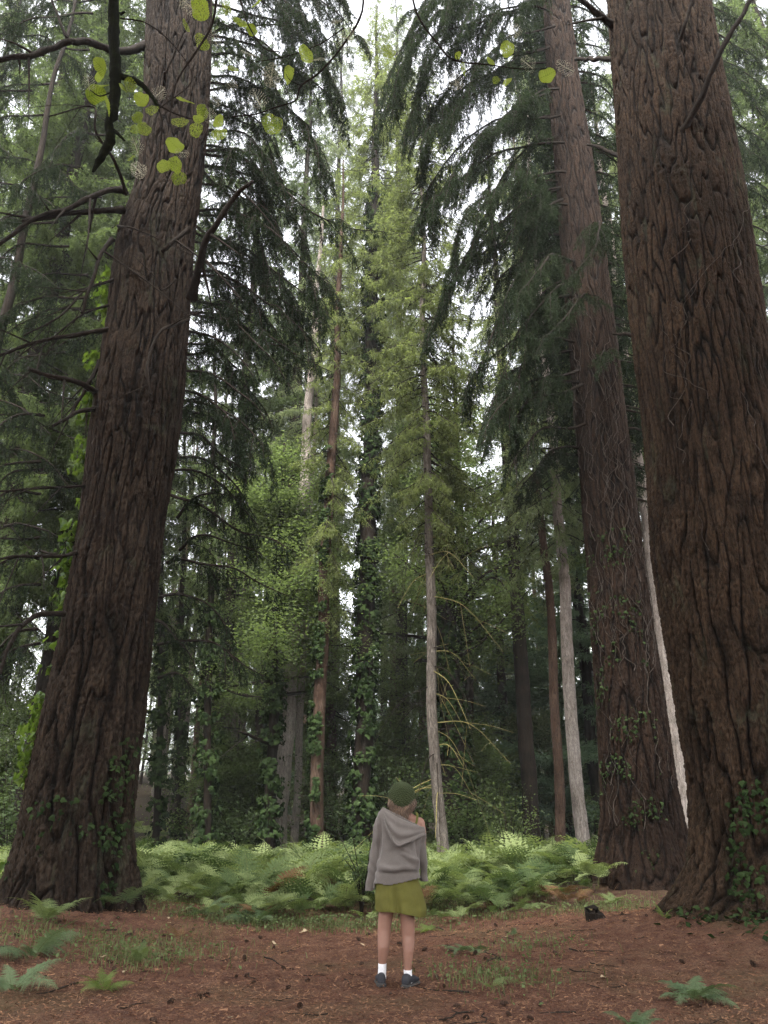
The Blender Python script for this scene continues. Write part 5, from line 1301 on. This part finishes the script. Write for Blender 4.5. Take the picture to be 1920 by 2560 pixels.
lone_fern(345, 2410, .30, 6, M_FERN, 'small upright dull green fern right of the left giant on bare litter', 6, npn=18, nq=9, up=(.55, .95))
lone_fern(300, 2300, .55, 8, M_FERNB, 'fern tucked against the right foot of the left giant trunk', 7, npn=20, nq=9)
lone_fern(1160, 2380, .36, 8, M_FERNB, 'low spreading fern on bare litter right of the person', 8, npn=20, nq=9, up=(.2, .45))
lone_fern(1070, 2330, .34, 5, M_FERNY, 'bright green fern just right of the person\'s knees', 9, npn=18, nq=9, up=(.3, .6))
lone_fern(1285, 2340, .20, 5, M_FERNB, 'tiny fern sprig on bare litter in front of the bracken, right of centre', 10, npn=14, nq=7)
lone_fern(1320, 2455, .24, 4, M_GRASS, 'faded pale fern sprig flat on the litter, right of the shoes', 11, npn=14, nq=7, up=(.05, .25))
lone_fern(1225, 2470, .24, 4, M_FERN, 'thin dull fern sprout between the shoes and the bottom-right fern', 12, npn=14, nq=7, up=(.4, .7))
lone_fern(1615, 2200, .62, 10, M_FERN, 'large fern growing at the foot of the dark red-brown trunk', 13, npn=20, nq=9, up=(.45, .85))
lone_fern(1530, 2260, .45, 8, M_FERN, 'drooping fern left of the large one at the dark trunk\'s foot', 14, npn=18, nq=8, up=(.2, .6))
lone_fern(110, 2320, .55, 8, M_FERN, 'green fern close against the left foot of the left giant trunk', 15, npn=20, nq=9)
lone_fern(260, 2480, .30, 8, M_FERNY, 'yellow-green fern tuft among grass, below the left giant', 16, npn=16, nq=8, up=(.4, .8))
lone_fern(640, 2310, .5, 8, M_FERNB, 'blue-green fern at the bracken edge right of the left giant', 17, npn=18, nq=8, up=(.3, .7))
lone_fern(500, 2290, .5, 8, M_FERNB, 'blue-green fern at the bracken edge nearest the left giant', 18, npn=18, nq=8, up=(.3, .7))
# rusty dead fern bits along the edge
for k, (px, py) in enumerate(((505, 2250), (1190, 2275), (1235, 2270), (1530, 2230), (445, 2350), (1000, 2290))):
    o = lone_fern(px, py, .32, 5, M_DEADFERN, 'rust brown withered fern ' + ['among the bracken near the left giant', 'at the bracken edge, left of a pair right of the person', 'at the bracken edge, right of a pair right of the person', 'beside the foot of the dark red-brown trunk', 'small, before the right foot of the left giant', 'at the bracken edge behind the person'][k], 40 + k, npn=12, nq=6, up=(.2, .9))
# rotten stump
p = gpos(1487, 2300); t = thing('tree_stump', p, 'small rotten black stump on the litter before the dark red-brown trunk', 'stump')
g = Geo(); zz = np.linspace(-.06, .13, 14); tube(g, np.stack([0 * zz + p[0], 0 * zz + p[1], zz + p[2]], 1), .075 + .07 * np.exp(-(zz + .06) / .06), 28, 0, .3, .9, 3)
V = g.v[0].reshape(14, 28, 3); V[-3:, :, 2] += (noise3((V[-1] - p) * 22, 3) * .13 - .03)[None]; ang = np.arange(28)
inner = V[-1] * .55 + V[-1].mean(0) * .45; inner2 = inner.copy(); inner2[:, 2] -= .06
g.add(np.vstack([V[-1], inner, inner2, inner2.mean(0)[None]]), np.concatenate([np.stack([k * 28 + ang, k * 28 + (ang + 1) % 28, (k + 1) * 28 + (ang + 1) % 28, (k + 1) * 28 + ang], 1) for k in (0, 1)]), 0, .2)
g.f.append((np.stack([56 + ang, 56 + (ang + 1) % 28, np.full(28, 84)], 1) + g.n - 85, 0))
g.build('wood', M_TR_DARK, t, smooth=True)

# ivy on the giants
ri = np.random.default_rng(66)
ivy_on(surf_l, .6, 10.6, R(160), R(203), 2600, 'lime green ivy climbing in a strip up the left edge of the left giant', ri, .10, M_IVYL, .15, stems=3, patch=.06, loc=(surf_l(.1, R(180))[0] - .05, surf_l(.1, R(180))[1], surf_l(.1, R(180))[2]))
ivy_on(surf_l, .0, 1.6, R(190), R(345), 420, 'small mixed ivy leaves round the mossy foot of the left giant', ri, .075, M_IVY, .05, loc=tuple(surf_l(.05, R(270))), dens=lambda q: q ** 2.2)
ivy_on(surf_l, .1, 2.3, R(310), R(350), 330, 'dark ivy patch low on the right flank of the left giant', ri, .06, M_IVY, .05, loc=tuple(surf_l(.05, R(335))))
ivy_on(surf_r, -.05, 1.7, R(222), R(325), 2300, 'dark glossy ivy heaped round the foot of the huge right trunk', ri, .055, M_IVY, .07, stems=8, patch=-.02, loc=tuple(surf_r(.05, R(270))), dens=lambda q: q ** 2.0)
ivy_on(surf_r, 3.5, 12.5, R(215), R(320), 0, 'bare pale ivy stems creeping up the huge right trunk', ri, stems=12, loc=tuple(surf_r(3.6, R(270))))
ivy_on(surf_m, .1, 6.5, R(190), R(290), 1900, 'dark ivy leaves creeping up the dark red-brown trunk', ri, .05, M_IVY, .05, loc=tuple(surf_m(.1, R(250))), dens=lambda q: q ** 2.0, patch=.0)
ivy_on(surf_m, 1.0, 18, R(190), R(350), 0, 'tangle of bare pale ivy stems over the dark red-brown trunk', ri, stems=110, loc=tuple(surf_m(1.0, R(270))))
# ivy and litter banked on the ground by the right giant
pts = []
for k in range(900):
    a = ri.uniform(R(190), R(330)); r = 1.05 + abs(ri.normal(0, .35)); pts.append((4.72 + math.cos(a) * r, 9.6 + math.sin(a) * r))
pts = np.array(pts); q3 = np.stack([pts[:, 0], pts[:, 1], gz(pts[:, 0], pts[:, 1]) + ri.uniform(.01, .10, len(pts))], 1)
t = thing('ground_ivy', tuple(q3.mean(0) * [1, 1, 0] + [0, 0, .3]), 'ivy trailing over the litter bank in front of the huge right trunk', 'ivy'); g = Geo(); leaf_cloud(g, q3, None, ri, .075, 1, 0); tag(g.build('leaf_cover', M_IVY, t), kind='stuff')

# shrubs and saplings in the bracken
def shrub(px, py, Y, H, Rm, n, leaf, m, label, seed, name='shrub', cat='shrub'):
    b = at(px, py, Y); z = g1(b[0], Y); t = thing(name, (b[0], Y, z), label, cat); r = np.random.default_rng(seed); g = Geo(); ends = []
    for k in range(n):
        a = r.uniform(0, 6.28); e = r.uniform(.4, 1.0); tip = np.array([b[0] + math.cos(a) * Rm * e, Y + math.sin(a) * Rm * e, z + H * r.uniform(.35, 1.0)])
        c = curve([(b[0], Y, z), (b[0] + math.cos(a) * Rm * .2, Y + math.sin(a) * Rm * .2, z + H * .4), tip], 10); tube(g, c, np.linspace(.012, .004, 10), 4, 0, .5, close=False)
        for q in range(3, 10): ends.append(c[q])
    g.build('stem', M_DARKWOOD, t); g = Geo(); leaf_cloud(g, np.array(ends), None, r, leaf, 9, Rm * .18); tag(g.build('leaf_cover', m, t), kind='stuff')
shrub(1275, 2080, 17, 1.9, .75, 16, .055, M_LG, 'thin leafy sapling standing in the bracken left of the brown trunk', 1, 'sapling', 'sapling')
shrub(1165, 2080, 24, 2.9, 1.5, 30, .12, M_LG, 'light green bush beside the ivy-clad crooked oak', 2)
shrub(600, 2060, 26, 2.2, 1.6, 34, .10, M_LD, 'dull green bush left of the beech with a limb', 3)
shrub(850, 2070, 25.5, 3.4, 1.6, 34, .10, M_LD, 'dark leafy bush behind the ivy-clad central spruce', 4)
shrub(985, 2060, 26, 4.2, 1.6, 40, .10, M_LD, 'dark bush directly behind the person', 5)
shrub(905, 2190, 11.8, 1.3, .45, 10, .05, M_LD, 'spindly leafy shrub at the bracken edge left of the person', 6)
shrub(30, 2080, 19, 3.2, 2.0, 36, .10, M_LD, 'dark bush behind the left giant at the left edge', 7)
shrub(1580, 2060, 27, 2.4, 1.5, 30, .11, M_LD, 'dark undergrowth bush between the whitish trunks on the right', 8)

# ------------------------------------------------------------------ branch hanging in from above, close to the camera
M_MOSS = bark('mossy_bark', (.003, .003, .002), (.008, .009, .004), (.032, .042, .010), 40, bump=.6)
M_LIME = foliage('lime_leaf', (.075, .110, .018), (.270, .330, .075), .5, 6.0, rnd=.15, tcol=(1.2, 1.25, .55))
M_SKEL = foliage('skeleton_leaf', (.22, .21, .15), (.46, .44, .35), .5, 6.0, rnd=.15, tcol=(1, 1, .9))
ro = np.random.default_rng(17)
def leaf_at(par, px, py, size, ang, lace, m, Y=3.6, tilt=.35):
    """round toothed leaf with pleated veins; lace = share of eaten holes"""
    c = at(px, py, Y); k = Y * 1.15 / FPX; sz = size * k
    nu, nv = 44, 38; u = np.linspace(-1, 1, nu); v = np.linspace(-1, 1, nv); U, Vv = np.meshgrid(u, v, indexing='ij')
    wdt = np.sqrt(np.clip(1 - np.abs(U) ** 2.3, 0, 1)) * (.90 - .12 * U) * (1 + .05 * np.sin(U * 38)) * (1 + .10 * np.sin(U * 5 + px) * np.sign(Vv)) + .02
    X = U * .56; Yl = Vv * wdt * .50
    Z = .03 * np.abs(np.sin((U - np.abs(Vv) * .55) * 13)) - .10 * Vv ** 2 + .06 * np.abs(Vv) + .05 * U ** 2
    P = np.stack([X, Yl, Z], -1).reshape(-1, 3) * sz
    E = np.array(Euler((ro.normal(0, tilt * 1.5), ro.normal(0, tilt * 1.5), 0)).to_matrix()); P = P @ E.T
    ca, sa = math.cos(ang), math.sin(ang)              # leaf plane faces the viewer roughly
    B_ = np.array([[1, 0, 0], [0, sp, cp], [0, -cp, sp]])    # columns: right, up, toward camera
    ex = np.array([1, 0, 0]); eu = np.array([0, -sp, cp]); ef = np.array([0, -cp, -sp])
    Wd = (P[:, :1] * ca - P[:, 1:2] * sa) * ex + (P[:, :1] * sa + P[:, 1:2] * ca) * eu + P[:, 2:] * ef + c
    i = np.arange(nu - 1)[:, None] * nv + np.arange(nv - 1)[None]; F = np.stack([i, i + nv, i + nv + 1, i + 1], -1).reshape(-1, 4)
    uc = (U[:-1, :-1] + .02).ravel(); vc = (Vv[:-1, :-1] + .02).ravel()
    vein = (np.abs(vc) < .05) | (np.abs(np.sin((uc - np.abs(vc) * .55) * 13)) < .20)
    hole = noise3(np.stack([uc * 9, vc * 8, np.full(len(uc), ro.uniform(0, 50))], 1), 3) * .5 + .5
    hole2 = ro.random(len(uc))
    keep_ = vein | ((hole > lace * .75) & (hole2 > lace * .55))
    if lace > .7: keep_ &= ~(vein & (hole2 < .12))
    g = Geo(); tn = np.clip(.25 + .25 * (np.abs(np.sin((U - np.abs(Vv) * .55) * 13))).ravel() - .2 * (np.abs(Vv).ravel() < .06) + ro.normal(0, .05), 0, .8)
    g.add(Wd, F[keep_], 0, tn)
    return g.build('leaf', m, par, smooth=True)
def twig_on(par, pts, r0, r1, name='twig', m=None):
    c = curve([at(*p) for p in pts], 34); g = Geo(); tube(g, c, np.linspace(r0, r1, 34), 7, 0, .5, .25, len(pts)); return g.build(name, m or M_DARKWOOD, par, smooth=True)
ob_ = at(285, -60, 3.6); branch = thing('overhanging_branch', ob_, 'broken black mossy branch hanging from above with lacy lime leaves, upper left', 'branch')
c = curve([at(*p) for p in ((288, -80, 3.6), (284, 60, 3.6), (288, 190, 3.6), (284, 275, 3.6), (272, 310, 3.6), (276, 350, 3.6), (252, 395, 3.6), (232, 430, 3.6))], 70); g = Geo()
tube(g, c, np.interp(np.linspace(0, 1, 70), [0, .45, .62, .75, .92, 1], [.036, .034, .026, .030, .018, .006]), 16, 0, .35 + .4 * noise3(c * 40, 3), .35, 9)
g.build('limb', M_MOSS, branch, smooth=True)
for pts, r0, r1 in [([(300, 190, 3.6), (345, 205, 3.6), (375, 235, 3.6), (395, 265, 3.62)], .022, .012), ([(278, 320, 3.6), (300, 340, 3.6), (312, 352, 3.6)], .012, .006), ([(300, 35, 3.6), (312, 30, 3.6)], .012, .006),
                    ([(300, 45, 3.6), (370, 60, 3.62), (440, 120, 3.6), (480, 200, 3.6), (400, 270, 3.6)], .005, .003), ([(395, 262, 3.62), (440, 285, 3.6), (500, 300, 3.6), (560, 292, 3.6)], .006, .003),
                    ([(395, 262, 3.62), (405, 310, 3.6), (400, 400, 3.6), (420, 450, 3.6)], .006, .003), ([(280, 230, 3.6), (250, 240, 3.6), (225, 225, 3.6)], .005, .003), ([(545, -30, 3.4), (530, 60, 3.4), (490, 130, 3.4), (440, 210, 3.4), (420, 330, 3.4)], .009, .004),
                    ([(590, -40, 3.4), (620, 60, 3.4), (660, 120, 3.4), (700, 130, 3.4)], .005, .003)]: twig_on(branch, pts, r0, r1, m=M_MOSS if r0 > .01 else M_DARKWOOD)
LV = [(500, 20, 70, 1.9, .25, 0), (470, 10, 70, 2.4, .85, 1), (505, 105, 52, 2.2, .55, 0), (535, 95, 50, 2.0, .9, 1), (600, 55, 52, 2.8, .3, 0), (628, 75, 48, 1.2, .55, 0), (645, 5, 50, .5, .2, 0), (250, 165, 56, 2.3, .05, 0), (240, 235, 60, .4, .05, 0), (255, 215, 52, 3.0, .1, 0), (270, 265, 56, 1.8, .1, 0), (222, 205, 48, 1.4, .9, 1), (307, 220, 34, 2.0, .3, 0),
      (353, 248, 48, 2.6, .05, 0), (380, 275, 42, 2.9, .6, 0), (400, 232, 46, 1.0, .95, 1), (463, 252, 58, 2.5, .45, 0), (505, 282, 52, 2.0, .4, 0), (450, 305, 52, 2.9, .6, 0), (490, 325, 50, 2.4, .5, 0), (548, 335, 48, 2.9, .5, 0), (436, 363, 54, 2.4, .0, 0), (410, 415, 42, .2, .2, 0), (438, 412, 52, 2.6, .3, 0), (448, 445, 44, .1, .55, 0),
      (346, 425, 52, 2.4, .75, 1), (340, 365, 56, 1.9, .98, 1), (360, 322, 42, 2.4, .45, 0), (582, 172, 40, 2.1, .1, 0), (620, 135, 48, 2.7, .97, 1), (575, 215, 30, 2.4, .97, 1), (538, 250, 40, 2.4, .98, 1), (525, 290, 44, 1.5, .9, 1)]
for q in range(13):
    cx_, cy_ = [(500, 290), (250, 220), (480, 60), (430, 400), (600, 70), (370, 280)][q % 6]
    LV.append((cx_ + ro.normal(0, 42), cy_ + ro.normal(0, 38), ro.uniform(26, 50), ro.uniform(0, 3.1), float(ro.choice([.1, .35, .6, .97])), 0))
    if LV[-1][4] > .9: LV[-1] = LV[-1][:5] + (1,)
for px, py, s_, an, lc, k in LV: leaf_at(branch, px, py, s_ * .9, an, lc, M_SKEL if k else M_LIME, 3.6 + ro.uniform(-.15, .15))
ob2 = at(905, -60, 4.0); b2 = thing('overhanging_twig', ob2, 'thin arching twig with a few lacy leaves, top centre-left against the sky', 'branch')
twig_on(b2, [(905, -60, 4.0), (905, 30, 4.0), (860, 110, 4.0), (800, 180, 4.0), (752, 215, 4.0), (740, 250, 4.0), (690, 268, 4.0), (640, 285, 4.0), (580, 292, 4.0)], .009, .004)
twig_on(b2, [(860, 70, 4.0), (800, 110, 4.0), (720, 140, 4.0), (640, 155, 4.0)], .005, .003); twig_on(b2, [(752, 215, 4.0), (725, 200, 4.0), (715, 185, 4.0)], .004, .002)
for px, py, s_, an, lc, k in [(765, 135, 46, 2.0, .25, 0), (795, 150, 40, 2.6, .9, 1), (680, 188, 56, 1.2, .8, 1), (722, 186, 46, 1.9, .1, 0), (643, 247, 56, 2.0, .96, 1), (680, 310, 52, 2.6, .45, 0), (865, 95, 60, 2.4, .98, 1), (840, 55, 36, 2.2, .8, 1)]: leaf_at(b2, px, py, s_ * 1.1, an, lc, M_SKEL if k else M_LIME, 4.0)
ob3 = at(1020, -60, 4.2); b3 = thing('overhanging_twig', ob3, 'thin drooping twig with scattered lime leaves, top right of centre', 'branch')
twig_on(b3, [(1020, -60, 4.2), (1045, 40, 4.2), (1095, 110, 4.2), (1135, 150, 4.2), (1220, 162, 4.2), (1300, 172, 4.2), (1365, 172, 4.2)], .009, .003)
twig_on(b3, [(1145, 150, 4.2), (1140, 130, 4.2), (1145, 120, 4.2)], .003, .002)
for px, py, s_, an, lc, k in [(1368, 188, 42, .4, .0, 0), (1412, 168, 52, 2.7, .97, 1), (1268, 122, 40, 2.0, .3, 0), (1285, 75, 44, 2.2, .93, 1), (1226, 153, 26, 2.6, .3, 0), (1158, 172, 34, 1.5, .5, 0), (1140, 205, 44, 1.8, .93, 1), (1145, 138, 18, 1.0, .2, 0), (1268, 205, 30, 1.9, .3, 0), (1240, 200, 22, 2.2, .6, 0), (970, 128, 40, 2.3, .4, 0), (1320, 160, 44, 2.4, .98, 1)]: leaf_at(b3, px, py, s_ * 1.1, an, lc, M_SKEL if k else M_LIME, 4.2)
# ------------------------------------------------------------------ the damp air between the trees
def haze():
    g = Geo(); x0, x1, y0, y1, z0, z1 = -200, 200, -70, 270, -4, 62
    v = [(x, y, z) for z in (z0, z1) for y in (y0, y1) for x in (x0, x1)]
    g.add(v, [[0, 2, 3, 1], [4, 5, 7, 6], [0, 1, 5, 4], [2, 6, 7, 3], [0, 4, 6, 2], [1, 3, 7, 5]])
    m, t = mat('haze_air'); p = t.nodes.new('ShaderNodeVolumePrincipled')
    p.inputs['Color'].default_value = (.93, .96, .97, 1); p.inputs['Density'].default_value = .0006; p.inputs['Anisotropy'].default_value = .3
    o = t.nodes.new('ShaderNodeOutputMaterial'); t.links.new(p.outputs[0], o.inputs['Volume'])
    tag(g.build('haze', m), 'thin pale haze in the air of the wood', 'haze', kind='stuff')
haze()
